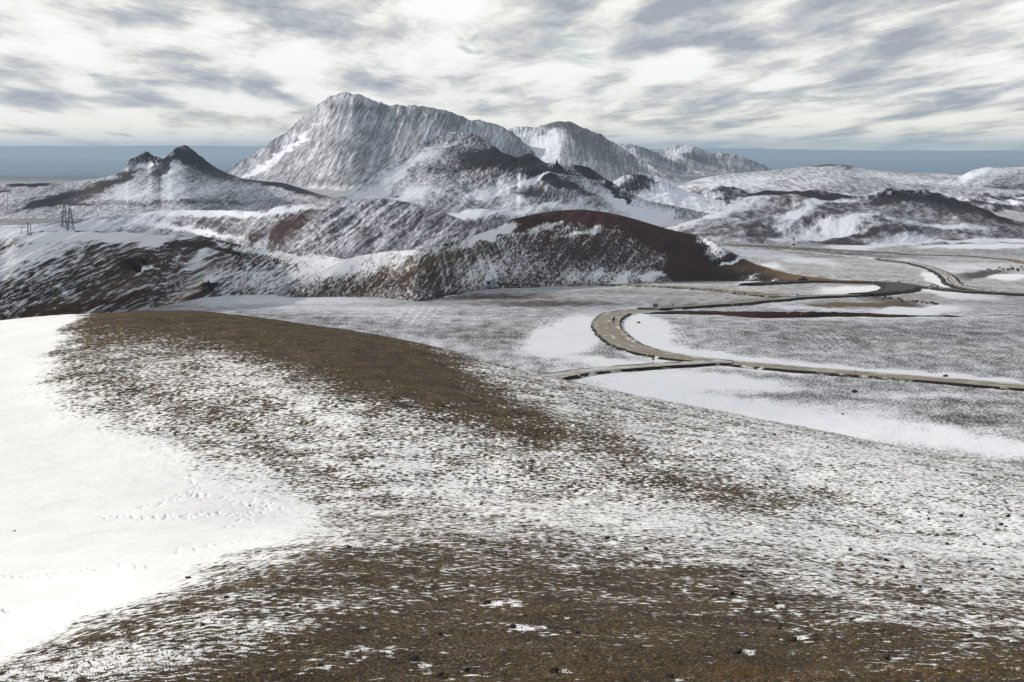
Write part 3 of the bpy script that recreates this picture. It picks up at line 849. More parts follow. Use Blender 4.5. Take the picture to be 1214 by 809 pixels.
    rl = lambda g: (5 * fbm(g['X'] / 300, g['Y'] / 300, 3, 57)) * np.clip(g['H'] / 70, 0.1, 1) * np.clip(1.1 - np.exp(-((g['T'] - 1) / 0.08) ** 2), 0.1, 1)

    def cover(g):
        U, V = g['U'], g['V']
        return 0.50 + 0.07 * fbm(g['X'] / 110, g['T'] * 7, 4, 58) + blobs(U, V, [(985, 196, 34, 2, -2, -0.45), (1040, 222, 130, 6, 0, -0.06), (880, 215, 60, 5, 5, 0.15), (1080, 214, 80, 4, -8, 0.1), (900, 222, 60, 4, 0, 0.1), (860, 205, 40, 3, 10, 0.3)])
    hill('hill', crest, base, 900, 700, m_low, lambda t: 0.5 * t + 0.5 * (1 - (1 - t) ** 2), rl, cover, lambda g: colmix(GREY, (BROWN, 0.3 + g['T'] * 0)),
         'broad pale snow-dusted rise with a flat dark cap, far right of the mountain', (120, 30))
    crest = [(1090, 222, 4000), (1120, 214, 4000), (1140, 208, 4000), (1155, 201.5, 4000), (1170, 198.5, 4000), (1185, 199, 4000), (1214, 198, 4000), (1270, 200, 4000), (1350, 212, 4000)]
    base = [(1090, 232), (1350, 236)]
    hill('hill', crest, base, 700, 420, m_low, lambda t: 0.5 * t + 0.5 * (1 - (1 - t) ** 2), rl,
         lambda g: 0.56 + 0.2 * dg(g, 120, 30, 30, 580) + blobs(g['U'], g['V'], [(1160, 204, 24, 3, 22, 0.4), (1190, 224, 50, 4, 4, -0.3)]), lambda g: colmix(GREY, (BROWN, 0.3 + g['T'] * 0)),
         'white snowy knoll at the right edge of the plateau', (90, 30))
    # low lava outcrops on the right
    for pts, yy, lab in (([(800, 238), (822, 230), (850, 224), (868, 225), (885, 231), (905, 238)], 3200, 'low black lava outcrop under snow, left of the craggy ridge'),
                         ([(1120, 250), (1140, 236), (1175, 232.5), (1215, 234), (1260, 240), (1300, 250)], 3300, 'low dark lava bank beyond the craggy ridge, at the right edge')):
        crest = [(u, v, yy) for u, v in pts]
        base = [(pts[0][0], 252), (pts[-1][0], 252)] if yy > 3250 else [(pts[0][0], 241), (pts[-1][0], 241)]
        hill('hill', crest, base, 200, 300, m_low, lambda t: 1 - (1 - t) ** 1.8, lambda g: 3.5 * ridged(g['X'] / 28, g['T'] * 5, 4, 61) * np.clip(g['H'] / 14, 0, 1),
             lambda g: 0.42 + 0.4 * fbm(g['X'] / 30, g['T'] * 4, 4, 62), lambda g: colmix(DARK, (GREY, 0.2 + g['T'] * 0)), lab, (50, 20))

    # --- left twin peaks
    crest = [(-250, 232, 4300), (-60, 222, 4300), (0, 219, 4300), (35, 217, 4300), (70, 217, 4250), (100, 214, 4200), (120, 211, 4150), (135, 207.5, 4120), (147, 200.5, 4100), (153, 194, 4100), (162, 188, 4100), (170, 185.5, 4100), (178, 185, 4100), (186, 189, 4100), (191, 192, 4100),
             (197, 189.5, 4080), (204, 183, 4080), (210, 179.5, 4080), (219, 176.5, 4080), (224, 178, 4080), (231, 184, 4080), (240, 190, 4080), (250, 196, 4080), (262, 202, 4080), (275, 207.5, 4080), (292, 212.5, 4080), (312, 215, 4080), (332, 216.5, 4080), (350, 221, 4080), (368, 227, 4080), (386, 232, 4080), (410, 240, 4080), (460, 250, 4080)]
    base = [(-250, 262), (0, 260), (200, 258), (320, 250), (460, 254)]

    def relief(g):
        T = g['T']
        r = (1.5 * dg(g, 70, 25, 35, 601) + 3.5 * fbm(g['X'] / 160, g['Y'] / 160, 5, 67)) * np.clip(g['H'] / 80, 0.05, 1) * np.clip(1.1 - np.exp(-((T - 1) / 0.06) ** 2), 0.1, 1)
        r += 4.5 * ridged(g['X'] / 24, T * 14, 4, 68) * np.exp(-((T - 0.97) / 0.12) ** 2) * blobs(g['U'], g['V'], [(168, 188, 26, 14, 0, 1), (220, 184, 34, 18, 0, 1)])
        return r

    def cover(g):
        U, V = g['U'], g['V']
        c = 0.48 + 0.06 * dg(g, 70, 20, 30, 640) + 0.25 * np.clip(g['slope'], -0.6, 0.6)
        c += blobs(U, V, [(166, 190, 24, 8, 10, -0.34), (222, 186, 30, 10, -10, -0.30), (240, 196, 36, 6, -26, -0.4), (200, 196, 20, 5, 30, -0.5), (120, 222, 60, 5, 24, -0.32), (150, 208, 30, 4, 25, -0.3), (348, 222, 34, 3.5, -16, -0.9), (320, 218, 26, 3, -4, -0.5), (60, 238, 40, 5, 16, -0.5),
                          (35, 219, 22, 2, 4, -0.7), (80, 242, 30, 2, 0, -0.4), (215, 225, 90, 9, 4, 0.12), (270, 224, 60, 6, 0, 0.1), (170, 199, 12, 2, 15, 0.8), (190, 233, 100, 5, 0, 0.08), (205, 202, 10, 3, 20, 0.7), (220, 240, 120, 3, 0, -0.15), (0, 225, 14, 2, 0, -0.5)])
        return c

    def soil(g):
        U, V = g['U'], g['V']
        return colmix(GREY, ((0.013, 0.012, 0.017), blobs(U, V, [(166, 190, 34, 12, 10, 1.2), (222, 190, 44, 14, -10, 1.2), (345, 222, 50, 6, -14, 1), (60, 238, 60, 8, 12, 1), (35, 219, 26, 3, 0, 1)])), ((0.065, 0.046, 0.042), blobs(U, V, [(125, 222, 70, 8, 22, 0.7)])))
    hill('hill', crest, base, 900, 1200, m_mid, lambda t: 0.62 * t ** 1.7 + 0.38 * t ** 1.05, relief, cover, soil,
         'twin black-topped craters rising from a pale snowy apron, on the left', (170, 40), 0.24)

    # --- the great mountain and its lower neighbours
    def big(name, crest, base, back, n, lean, cover_b, lab, seed, seg=(190, 30), run=1400, amp=3.5, gf=0.045):
        crest = [(u_, v_, y_ - 1000) for u_, v_, y_ in crest]

        def relief(g):
            T = g['T']
            r = amp * gul(g, gf, 0.22, lean, seed, 4) * (0.6 + 0.6 * fbm(g['U'] * 0.02, g['T'] * 3, 2, seed + 4)) + 6 * fbm(g['X'] / 600, g['Y'] / 600, 2, seed + 3)
            r = r * np.clip(g['H'] / 220, 0.03, 1) * np.clip(1.05 - np.exp(-((T - 1) / 0.10) ** 2), 0.08, 1)
            r += 5 * ridged(g['X'] / 50, T * 8, 4, seed + 8) * np.exp(-((T - 0.97) / 0.10) ** 2)
            return r

        def cover(g):
            T = g['T']
            c = 0.27 - 0.075 * gul(g, gf * 2.6, 0.35, lean, seed + 40, 3) + 0.09 * fbm(g['U'] * 0.05, g['T'] * 5, 3, seed + 6) + 0.08 * np.clip(g['slope'], -0.8, 0.8)
            return c + 0.2 + blobs(g['U'], g['V'], cover_b)
        return hill(name, crest, base, back, n, m_mtn, lambda t: 0.30 * t + 0.70 * t ** 1.8, relief, cover, lambda g: colmix((0.075, 0.07, 0.076), ((0.11, 0.08, 0.06), blobs(g['U'], g['V'], [(440, 222, 90, 5, 0, 0.7)]))), lab, seg, None, run)
    big('mountain', [(225, 232, 6600), (262, 210, 6700), (275, 201, 6750), (300, 184, 6850), (320, 171, 6900), (340, 158, 6950), (357, 142.5, 7000), (372, 131.5, 7000), (384, 121, 7000), (393, 115, 7000), (404, 111.5, 7000), (417, 112, 7000), (430, 115.5, 7050), (443, 120.5, 7100), (455, 124.5, 7100),
                    (468, 126.5, 7100), (490, 127, 7100), (515, 130.5, 7100), (535, 135, 7150), (553, 142, 7200), (575, 145.5, 7250), (592, 151, 7300), (606, 158, 7300), (625, 174, 7300), (645, 192, 7200), (670, 210, 7100), (700, 226, 7000)],
        [(225, 236), (400, 229), (520, 228), (700, 232)], 1500, 1000, -42,
        [(330, 185, 60, 3, 38, 0.5), (420, 119, 40, 4, -8, 0.1), (440, 128, 60, 5, 0, -0.10), (500, 140, 80, 9, -4, -0.06), (450, 205, 60, 20, 0, 0.02), (575, 160, 40, 16, -30, 0.05), (430, 224, 110, 4, 0, 0.1)],
        'great snow-dusted mountain with a fluted face, highest in the scene', 701)
    big('mountain', [(560, 200, 7600), (590, 166, 7700), (604, 155, 7700), (618, 152.5, 7700), (630, 153, 7700), (643, 150, 7700), (655, 147, 7700), (668, 145.5, 7700), (678, 147.5, 7700), (692, 153.5, 7700), (706, 158, 7700), (720, 165.5, 7700), (735, 175, 7650), (752, 187, 7600), (775, 201, 7500), (800, 213, 7400), (840, 228, 7300)],
        [(560, 232), (700, 232), (840, 234)], 1500, 620, 10,
        [(650, 175, 34, 16, 60, 0.35), (668, 150, 20, 5, 0, -0.35), (700, 170, 30, 14, -35, -0.20), (650, 154, 16, 3, 30, -0.2), (620, 165, 20, 12, -40, 0.2), (750, 200, 40, 10, -30, -0.05)],
        'second snowy mountain with a rounded dark top, right of the highest', 751)
    big('mountain', [(690, 205, 8600), (720, 180, 8600), (738, 171, 8600), (752, 173.5, 8600), (772, 180, 8600), (792, 190, 8600), (812, 199, 8600), (840, 210, 8500), (880, 222, 8400)], [(690, 226), (880, 226)], 1200, 360, 8, [(740, 180, 30, 8, -30, 0.3)],
        'lower snowy shoulder descending behind the second mountain', 801, (100, 20), 400, 5, 0.04)
    big('mountain', [(740, 212, 9300), (765, 190, 9300), (778, 182.5, 9300), (792, 177, 9300), (805, 173.5, 9300), (818, 174, 9300), (830, 178.5, 9300), (842, 182, 9300), (862, 184, 9300), (880, 187, 9300), (895, 193, 9300), (912, 200.5, 9300), (940, 212, 9300)], [(740, 222), (940, 222)], 1200, 420, 6,
        [(808, 180, 14, 7, 20, 0.35), (835, 190, 40, 5, -20, -0.2), (880, 193, 20, 6, -20, 0.0)], 'farthest snowy hill with a white tip, right of the mountains', 851, (100, 20), 350, 5, 0.04)
    # distant tableland on the skyline; its soil colour carries painted blue haze
    def far(crest, Y, lab, seed):
        hill('hills', [(u, v, Y) for u, v in crest], [(crest[0][0], 184.6), (crest[-1][0], 184.6)], 9000, 500, m_mtn, lambda t: 1 - (1 - t) ** 2.6,
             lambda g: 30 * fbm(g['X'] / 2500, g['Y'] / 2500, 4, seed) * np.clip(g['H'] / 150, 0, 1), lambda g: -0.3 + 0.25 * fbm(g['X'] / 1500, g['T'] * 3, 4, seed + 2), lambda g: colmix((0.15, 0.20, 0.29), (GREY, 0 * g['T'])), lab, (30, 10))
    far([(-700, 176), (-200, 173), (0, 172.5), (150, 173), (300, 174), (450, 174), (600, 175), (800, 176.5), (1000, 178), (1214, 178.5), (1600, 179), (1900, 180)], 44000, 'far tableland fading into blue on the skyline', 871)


build_hills()

# ================================================================== ROADS
def catmull(pts, step=1.2):
    """smooth curve through world points (n,2), resampled every `step` metres"""
    p = np.array(pts, float)
    p = np.vstack([2 * p[0] - p[1], p, 2 * p[-1] - p[-2]])
    out = []
    for i in range(1, len(p) - 2):
        L = np.linalg.norm(p[i + 1] - p[i]); k = max(int(L / step), 2)
        t = np.linspace(0, 1, k, endpoint=False)[:, None]
        # centripetal-ish: plain Catmull-Rom is smooth enough for these spans
        m0 = (p[i + 1] - p[i - 1]) * 0.5; m1 = (p[i + 2] - p[i]) * 0.5
        lim = L * 1.3
        for m in (m0, m1):
            l = np.linalg.norm(m)
            if l > lim: m *= lim / l
        out.append((2 * t**3 - 3 * t**2 + 1) * p[i] + (t**3 - 2 * t**2 + t) * m0 + (-2 * t**3 + 3 * t**2) * p[i + 1] + (t**3 - t**2) * m1)
    out.append(p[-2][None])
    return np.vstack(out)


m_road = mat_terrain('gravel_road', scale=0.9, stretch=3.0, ang=90, k1=2.2, k2=1.0, w=0.2, coarse=0.2, bump=0.4, bdist=0.1, grit=6, detail=7, rough=0.6, snow=(0.62, 0.60, 0.57), var=0.30)


def road(name, pix, width, rise, label, colour, edge=(0.022, 0.018, 0.016), cover=0.35, side=1.5, step=1.2, wv=None, edgecov=0.05, ruts=True, farsnow=0):
    u, v = zip(*pix)
    gx, gy, gz = ground_hit(np.array(u), np.array(v))
    c = catmull(np.stack([gx, gy], -1), step)
    d = np.gradient(c, axis=0); d /= np.linalg.norm(d, axis=1)[:, None] + 1e-9
    nrm = np.stack([-d[:, 1], d[:, 0]], -1)
    S = np.concatenate([[0], np.cumsum(np.linalg.norm(np.diff(c, axis=0), axis=1))])
    w = width if wv is None else np.interp(np.linspace(0, 1, len(c)), *wv)
    w = (w + 0 * S)[None, :]
    # cross section: foot, slope, shoulder, carriageway ..., shoulder, foot
    off = np.array([-1, -1, -1, -1, -1, -.8, -.6, -.4, -.2, 0, .2, .4, .6, .8, 1, 1, 1, 1, 1.])[:, None] * w / 2
    ex = np.array([-side * 2, -side, -side * .6, -.35, 0] + [0] * 9 + [0, .35, side * .6, side, side * 2])[:, None]
    hz = np.array([-.9, -.05, rise * .9, rise + .18, rise] + [rise + .03] * 9 + [rise, rise + .18, rise * .9, -.05, -.9])[:, None]
    O = off + ex
    jit = fbm(S / 2.3, S * 0 + 3, 3, 12)[None, :] * 0.22 * (np.abs(ex) > 0.5) + fbm(S[None, :] / 6, O, 3, 15) * 0.35 * (np.abs(ex) > 0.2)
    O = O + jit
    X = c[:, 0][None] + nrm[:, 0][None] * O; Y = c[:, 1][None] + nrm[:, 1][None] * O
    Z = ground_z(c[:, 0], c[:, 1])[None] * 0.5 + ground_z(X, Y) * 0.5 + hz + 0.10
    t = np.abs(off / (w / 2 + 1e-6)) * 1.0
    cov = np.where(np.abs(ex) > 0.2, edgecov, cover) + 0 * X
    if farsnow:
        cov = cov + farsnow * ((-O * 1.0) > w / 2 + 0.1) * 1.2 * (c[:, 0] > ray(790, 420)[0] * 360)[None]
    cov = cov + 0.32 * fbm(S[None] / 9, O / 2, 4, 19)
    if ruts:
        rut = np.exp(-((np.abs(off) / (w / 2) - 0.4) / 0.16) ** 2)
        cov = cov - 0.35 * rut * (np.abs(ex) < 0.2)
    soil = colmix(colour, (edge, (np.abs(ex) > 0.2) * 1.0 + 0 * X), (tuple(k * 0.72 for k in colour), (np.abs(ex) < 0.2) * (0.3 + 0.9 * fbm(S[None] / 30, O / 1.2, 3, 22))))
    o = sheet(name, X, Y, Z, cov, soil, m_road, label, np.stack([O, S[None] + 0 * O], -1))
    return c


TAN = (0.31, 0.275, 0.23)
main_px = [(1330, 471), (1214, 461), (1150, 455.8), (1080, 450.3), (1000, 443.8), (940, 439), (880, 433.5), (840, 429.8), (800, 425), (775, 420.5), (752, 414), (735, 406), (724, 396), (719, 387), (722, 378.5), (738, 372), (765, 369), (800, 367.5)]
road('road', main_px, 6.0, 0.2, 'pale gravel road curving from the right edge round the bend', TAN, cover=0.30, farsnow=1, side=0.6, edgecov=0.2, wv=([0, 0.45, 0.7, 0.85, 1], [6.0, 6.0, 6.2, 6.6, 6.0]))
road('road', [(770, 368.8), (800, 367), (850, 363.5), (890, 359.5), (930, 356), (965, 353.8), (1000, 352.6), (1030, 351.3)], 6.5, 0.6, 'pale road rising from the bend toward the hairpin', (0.30, 0.26, 0.22), cover=0.3, step=2)
road('road', [(1020, 351.8), (1045, 349.6), (1062, 346.3), (1068, 342.5), (1062, 339.3), (1045, 337.4), (1020, 336.5), (985, 335.8), (950, 335.8), (915, 337), (890, 339)], 7.5, 1.0, 'dark hairpin of wet road at the foot of the red hill', (0.075, 0.068, 0.062), cover=0.05, step=2, side=3.0, wv=([0, 0.2, 0.32, 0.5, 0.7, 1], [6.5, 8.5, 12, 11, 7.5, 6.5]))
road('road', [(640, 454), (665, 447.6), (700, 442.6), (740, 438.8), (780, 436), (815, 434), (845, 432.3), (868, 432.6)], 5.0, 0.35, 'narrow snowy side road joining the gravel road from the left', (0.40, 0.38, 0.36), cover=0.55, side=0.8, edgecov=0.2, edge=(0.03, 0.018, 0.014))
road('road', [(1062, 338), (1085, 340.3), (1110, 343), (1145, 346.5), (1180, 349), (1214, 351), (1290, 356)], 5.5, 0.5, 'thin dark road running right from the hairpin', (0.10, 0.085, 0.075), cover=0.25, step=2.5)
road('track', [(1185, 348.8), (1165, 346.3), (1145, 342.5), (1131, 337.5), (1126, 332), (1120, 326.5), (1108, 320.5), (1092, 315.5), (1070, 311.5), (1045, 308)], 5.0, 0.5, 'snowy winding track with two dark ruts climbing on the right', (0.035, 0.03, 0.03), cover=0.62, step=2.5, side=2.5, edgecov=0.1)
road('track', [(1040, 307.3), (1000, 303.5), (960, 299.5), (930, 296.5)], 4.0, 0.3, 'faint upper end of the winding track', (0.1, 0.09, 0.08), cover=0.8, step=4, edgecov=0.7)
road('track', [(600, 342), (640, 339.5), (690, 338.6), (740, 339), (790, 341), (840, 344.5), (880, 348), (905, 351), (925, 353)], 6.0, 0.3, 'tan dirt track along the foot of the red hill', (0.26, 0.21, 0.15), cover=0.15, step=3, edgecov=0.3)
road('track', [(860, 290.5), (900, 292.5), (950, 295), (1000, 297.5), (1050, 300), (1095, 303), (1150, 304.5), (1190, 308), (1240, 316)], 5.0, 0.3, 'distant ochre track crossing the plain below the lava ridge', (0.16, 0.10, 0.06), cover=0.2, step=5, edgecov=0.1, edge=(0.12, 0.08, 0.05))


def bank(pix, height, depth, label, colour, cov):
    u, v = zip(*pix)
    gx, gy, gz = ground_hit(np.array(u), np.array(v))
    c = catmull(np.stack([gx, gy], -1), 1.5)
    n = len(c); q = np.linspace(0, 1, n)
    amp = np.interp(q, *height)
    t = np.array([0, .15, .35, .55, .8, 1.0, 1.5, 2.2])[:, None]
    prof = np.array([-.4, .1, .45, .75, .97, 1.0, .75, -.4])[:, None]
    Yv = c[:, 1][None] + t * depth; X = c[:, 0][None] * Yv / c[:, 1][None]
    rag = fbm(c[:, 0][None] / 2.2, t * 2, 4, 5)
    Z = ground_z(X, Yv) + prof * amp[None] + 0.30 * rag * np.minimum(amp[None], 1)
    cover = cov + 0.35 * fbm(c[:, 0][None] / 2.5, t * 3, 4, 7) + 0 * X + np.where(t > 1.1, 0.4, 0)
    soil = colmix(colour, ((0.05, 0.018, 0.014), 0.4 + 1.2 * fbm(c[:, 0][None] / 12, t, 3, 9) + 0 * X))
    sheet('bank', X, Yv, Z, cover, soil, m_road, label, np.stack([X, t * depth + 0 * X], -1))


bank([(762, 372.5), (800, 372.8), (850, 374), (895, 377), (930, 377.5), (975, 376.5), (1010, 376), (1060, 376.5), (1120, 376), (1214, 375), (1300, 376)],
     ([0, .05, .2, .3, .42, .55, .66, 1], [0.1, 0.7, 1.0, 1.6, 1.2, 0.6, 0.05, -0.5]), 4.0, 'low bank of black and dark red scoria behind the flat plain', (0.016, 0.013, 0.014), -0.02)

# ================================================================== OBJECTS
def depsgraph():
    bpy.context.view_layer.update()
    return bpy.context.evaluated_depsgraph_get()


depsgraph()


def hit(o, u, v):
    rx, rz = ray(u, v)
    d = Vector((float(rx), 1.0, float(rz)))
    n = d.length
    ok, loc, nr, i = o.ray_cast(Vector((0, 0, 0)), d / n)
    return (loc, nr) if ok else (None, None)


def on_ground(u, v, extra=0.0):
    x, y, z = ground_hit(np.array([u]), np.array([v]))
    ok, loc, nr, i = plain.ray_cast(Vector((x[0], y[0], z[0] + 60)), Vector((0, 0, -1)))
    return Vector((x[0], y[0], (loc.z if ok else z[0]) + extra))


def land(u, v):
    rx, rz = ray(u, v)
    d = Vector((float(rx), 1.0, float(rz))).normalized()
    ok, loc, nr, i, ob, mt = sc.ray_cast(bpy.context.evaluated_depsgraph_get(), Vector((0, 0, 0)), d)
    return loc


def empty(name, loc, rz=0.0, s=1.0):
    o = bpy.data.objects.new(name, None)
    col.objects.link(o)
    o.location = loc
    o.rotation_euler = (0, 0, rz)
    o.scale = (s, s, s)
    o.empty_display_size = 0.3
    return o


class MB:
    def __init__(s):
        s.v = []; s.f = []

    def add(s, vs, fs):
        k = len(s.v)
        s.v += [tuple(v) for v in vs]
        s.f += [tuple(i + k for i in f) for f in fs]

    def box(s, c, d, m=None):
        vs = [Vector((c[0] + d[0] * i / 2, c[1] + d[1] * j / 2, c[2] + d[2] * k / 2)) for i in (-1, 1) for j in (-1, 1) for k in (-1, 1)]
        if m: vs = [m @ v for v in vs]
        s.add(vs, [(0, 1, 3, 2), (4, 6, 7, 5), (0, 4, 5, 1), (2, 3, 7, 6), (0, 2, 6, 4), (1, 5, 7, 3)])

    def tube(s, a, b, r0, r1=None, n=8):
        a = Vector(a); b = Vector(b); r1 = r0 if r1 is None else r1
        d = (b - a).normalized()
        t = Vector((1, 0, 0)) if abs(d.x) < 0.9 else Vector((0, 1, 0))
        p = d.cross(t).normalized(); q = d.cross(p)
        vs = []
        for c, r in ((a, r0), (b, r1)):
            vs += [c + (p * math.cos(i * 2 * math.pi / n) + q * math.sin(i * 2 * math.pi / n)) * r for i in range(n)]
        fs = [(i, (i + 1) % n, n + (i + 1) % n, n + i) for i in range(n)] + [tuple(range(n))[::-1], tuple(range(n, 2 * n))]
        s.add(vs, fs)

    def loft(s, sections):
        """closed sections (lists of points), all with the same count"""
        n = len(sections[0]); vs = [p for sec in sections for p in sec]
        fs = []
        for k in range(len(sections) - 1):
            fs += [(k * n + i, k * n + (i + 1) % n, (k + 1) * n + (i + 1) % n, (k + 1) * n + i) for i in range(n)]
        fs += [tuple(range(n))[::-1], tuple((len(sections) - 1) * n + i for i in range(n))]
        s.add(vs, fs)

    def build(s, name, mat, parent=None, bevel=0.0, smooth=False, loc=None):
        me = bpy.data.meshes.new(name)
        me.from_pydata(s.v, [], s.f)
        me.update()
        bm = bmesh.new(); bm.from_mesh(me)
        bmesh.ops.recalc_face_normals(bm, faces=bm.faces)
        bm.to_mesh(me); bm.free()
        if smooth:
            for p in me.polygons: p.use_smooth = True
        me.materials.append(mat)
        o = bpy.data.objects.new(name, me)
        col.objects.link(o)
        if bevel:
            md = o.modifiers.new('bevel', 'BEVEL'); md.width = bevel; md.segments = 2; md.limit_method = 'ANGLE'
        if parent: o.parent = parent
        if loc: o.location = loc
        return o


import bmesh

M_ROCK = mat_plain('lava_rock', (0.022, 0.020, 0.020), 0.95, var=0.5, scale=6, c2=(0.045, 0.04, 0.037), bump=0.5, spec=0.2)
M_BROCK = mat_plain('brown_rock', (0.075, 0.058, 0.044), 0.95, var=0.5, scale=6, bump=0.5, spec=0.2)
M_METAL = mat_plain('galvanised_steel', (0.16, 0.165, 0.18), 0.5, 0.3, scale=2)
M_WOOD = mat_plain('weathered_timber', (0.07, 0.055, 0.045), 0.9, scale=3)
M_GLASS = mat_plain('tinted_glass', (0.02, 0.028, 0.04), 0.1, spec=0.6, bump=0)
M_TYRE = mat_plain('tyre_rubber', (0.018, 0.018, 0.018), 0.9)
M_RIM = mat_plain('wheel_rim', (0.35, 0.35, 0.36), 0.35, 0.7)
M_SILVER = mat_plain('silver_paint', (0.62, 0.66, 0.72), 0.35, 0.2, var=0.06)
M_WHITE = mat_plain('white_paint', (0.72, 0.72, 0.70), 0.35, var=0.05)
M_BLACK = mat_plain('black_paint', (0.022, 0.026, 0.032), 0.35, var=0.1)
M_LAMP = mat_plain('lamp_lens', (0.55, 0.55, 0.5), 0.2, var=0.05)
M_RED = mat_plain('red_lens', (0.30, 0.02, 0.015), 0.3, var=0.05)
M_BLUE = mat_plain('blue_sign_paint', (0.02, 0.16, 0.42), 0.5, var=0.08)
M_YELLOW = mat_plain('yellow_post_paint', (0.62, 0.42, 0.14), 0.6, var=0.15)
M_ORANGE = mat_plain('orange_post_paint', (0.50, 0.22, 0.07), 0.6, var=0.15)
M_BOARD = mat_plain('grey_sign_board', (0.13, 0.16, 0.20), 0.6, var=0.15)
M_DARKB = mat_plain('dark_sign_back', (0.05, 0.05, 0.055), 0.6, var=0.15)
M_COAT = mat_plain('dark_winter_coat', (0.018, 0.018, 0.022), 0.95, var=0.3)
M_SKIN = mat_plain('skin', (0.42, 0.26, 0.19), 0.6, var=0.08)
M_HAIR = mat_plain('dark_hat', (0.03, 0.025, 0.025), 0.95)
M_SNOWC = mat_plain('snow_cap', (0.83, 0.845, 0.87), 0.9, var=0.04)

# --- stones
def rock_mesh(seed, spiky=0.35, flat=0.75, sub=3):
    bm = bmesh.new()
    bmesh.ops.create_icosphere(bm, subdivisions=sub, radius=1.0)
    r = random.Random(seed)
    planes = [(Vector((r.gauss(0, 1), r.gauss(0, 1), r.gauss(0, 1))).normalized(), r.uniform(0.55, 0.95)) for _ in range(9)]
    off = Vector((seed * 3.1, seed * 1.7, 0))
    from mathutils import noise as mn
    for v in bm.verts:
        p = v.co.copy()
        for n, d in planes:
            k = p.dot(n)
            if k > d: p -= n * (k - d)
        p *= 1 + spiky * mn.noise(p * 1.6 + off) + 0.12 * mn.noise(p * 5 + off)
        v.co = Vector((p.x * 1.15, p.y, p.z * flat))
    me = bpy.data.meshes.new('stone')
    bm.to_mesh(me); bm.free()
    return me


rocks = [rock_mesh(i) for i in range(6)]
for m_ in rocks: m_.materials.append(M_ROCK)
brocks = [rock_mesh(i + 20) for i in range(3)]
for m_ in brocks: m_.materials.append(M_BROCK)


def stone(name, mesh, loc, r, label, group, cat='stone', sink=0.25):
    o = bpy.data.objects.new(name, mesh)
    col.objects.link(o)
    o.location = (loc[0], loc[1], loc[2] + r * (0.6 - sink))
    o.scale = (r * random.uniform(.85, 1.2), r * random.uniform(.85, 1.15), r * random.uniform(.8, 1.15))
    o.rotation_euler = (random.uniform(-.25, .25), random.uniform(-.25, .25), random.uniform(0, 6.28))
    tag(o, label, cat, group)
    return o


ORD = ['first', 'second', 'third', 'fourth', 'fifth', 'sixth', 'seventh', 'eighth', 'ninth', 'tenth', 'eleventh', 'twelfth', 'thirteenth', 'fourteenth', 'fifteenth',
       'sixteenth', 'seventeenth', 'eighteenth', 'nineteenth', 'twentieth', 'twenty-first', 'twenty-second', 'twenty-third', 'twenty-fourth', 'twenty-fifth', 'twenty-sixth', 'twenty-seventh', 'twenty-eighth']
BIG_LABEL = {(491, 783): 'black lava stone on the brown gravel, bottom centre left', (657, 797): 'black lava stone with snow beside it, bottom centre',
             (794, 804): 'black lava stone at the bottom edge, right of centre', (941, 760): 'rounded black stone with a snow tail, bottom right',
             (874, 775): 'large black stone on brown gravel, bottom right', (1052, 781): 'black stone by the ochre moss, bottom right',
             (578, 716): 'black stone beside a long snow patch, middle of the brown hump', (608, 745): 'black stone left of a snow patch, centre of the brown hump',
             (867, 705): 'black stone at the top edge of the brown hump, right', (848, 708): 'black stone just left of another at the top of the hump'}
for u, v, s in NEAR_ROCKS:
    loc, nr = hit(near_hill, u, v)
    if loc is None: continue
    r = s * 0.5 * loc.y / F * 1.05
    lab = BIG_LABEL.get((u, v))
    if lab is None:
        band = (0, 440) if v < 440 else ((440, 700) if v < 700 else (700, 900))
        peers = sorted(q[0] for q in sorted(set(NEAR_ROCKS)) if band[0] <= q[1] < band[1] and (q[0], q[1]) not in BIG_LABEL)
        nth = ORD[peers.index(u)]
        lab = {0: 'small black stone on the crest line of the near hill, %s from the left', 440: 'small black stone on the snow-speckled slope, %s from the left',
               700: 'black lava stone on the brown gravel hump, %s from the left'}[band[0]] % nth
    stone('stone', random.choice(rocks), loc, r, lab, 'lava stones on the near slope')
rr = random.Random(5)
cnt = 0
while cnt < 170:
    u, v = rr.uniform(0, 1214), rr.uniform(640, 806) if rr.random() < 0.62 else rr.uniform(440, 640)
    if u < 330 and v < 775 - u * 0.32 + 20: continue
    loc, nr = hit(near_hill, u, v)
    if loc is None: continue
    s = rr.choice([1.8, 2.2, 2.6, 3.2, 4.0]) * (1.15 if v > 700 else 0.9)
    stone('pebble', rr.choice(rocks + brocks), loc, s * 0.5 * loc.y / F, 'tiny dark pebble scattered on the near slope', 'pebbles on the near slope', 'pebble')
    cnt += 1

# stones out on the plain
for u, v, s, lab in ((1013, 466, 6, 'black stone lying alone on the snow below the road'), (999, 492, 3, 'tiny dark stone on the smooth snow right of the near crest'),
                     (757, 383, 3.5, 'small dark stone on the white drift inside the bend'), (1121, 447, 5, 'dark stone at the end of a snow strip above the road')):
    p = on_ground(u, v)
    stone('boulder', rocks[1], p, s * 0.5 * p.y / F, lab, None, 'boulder')
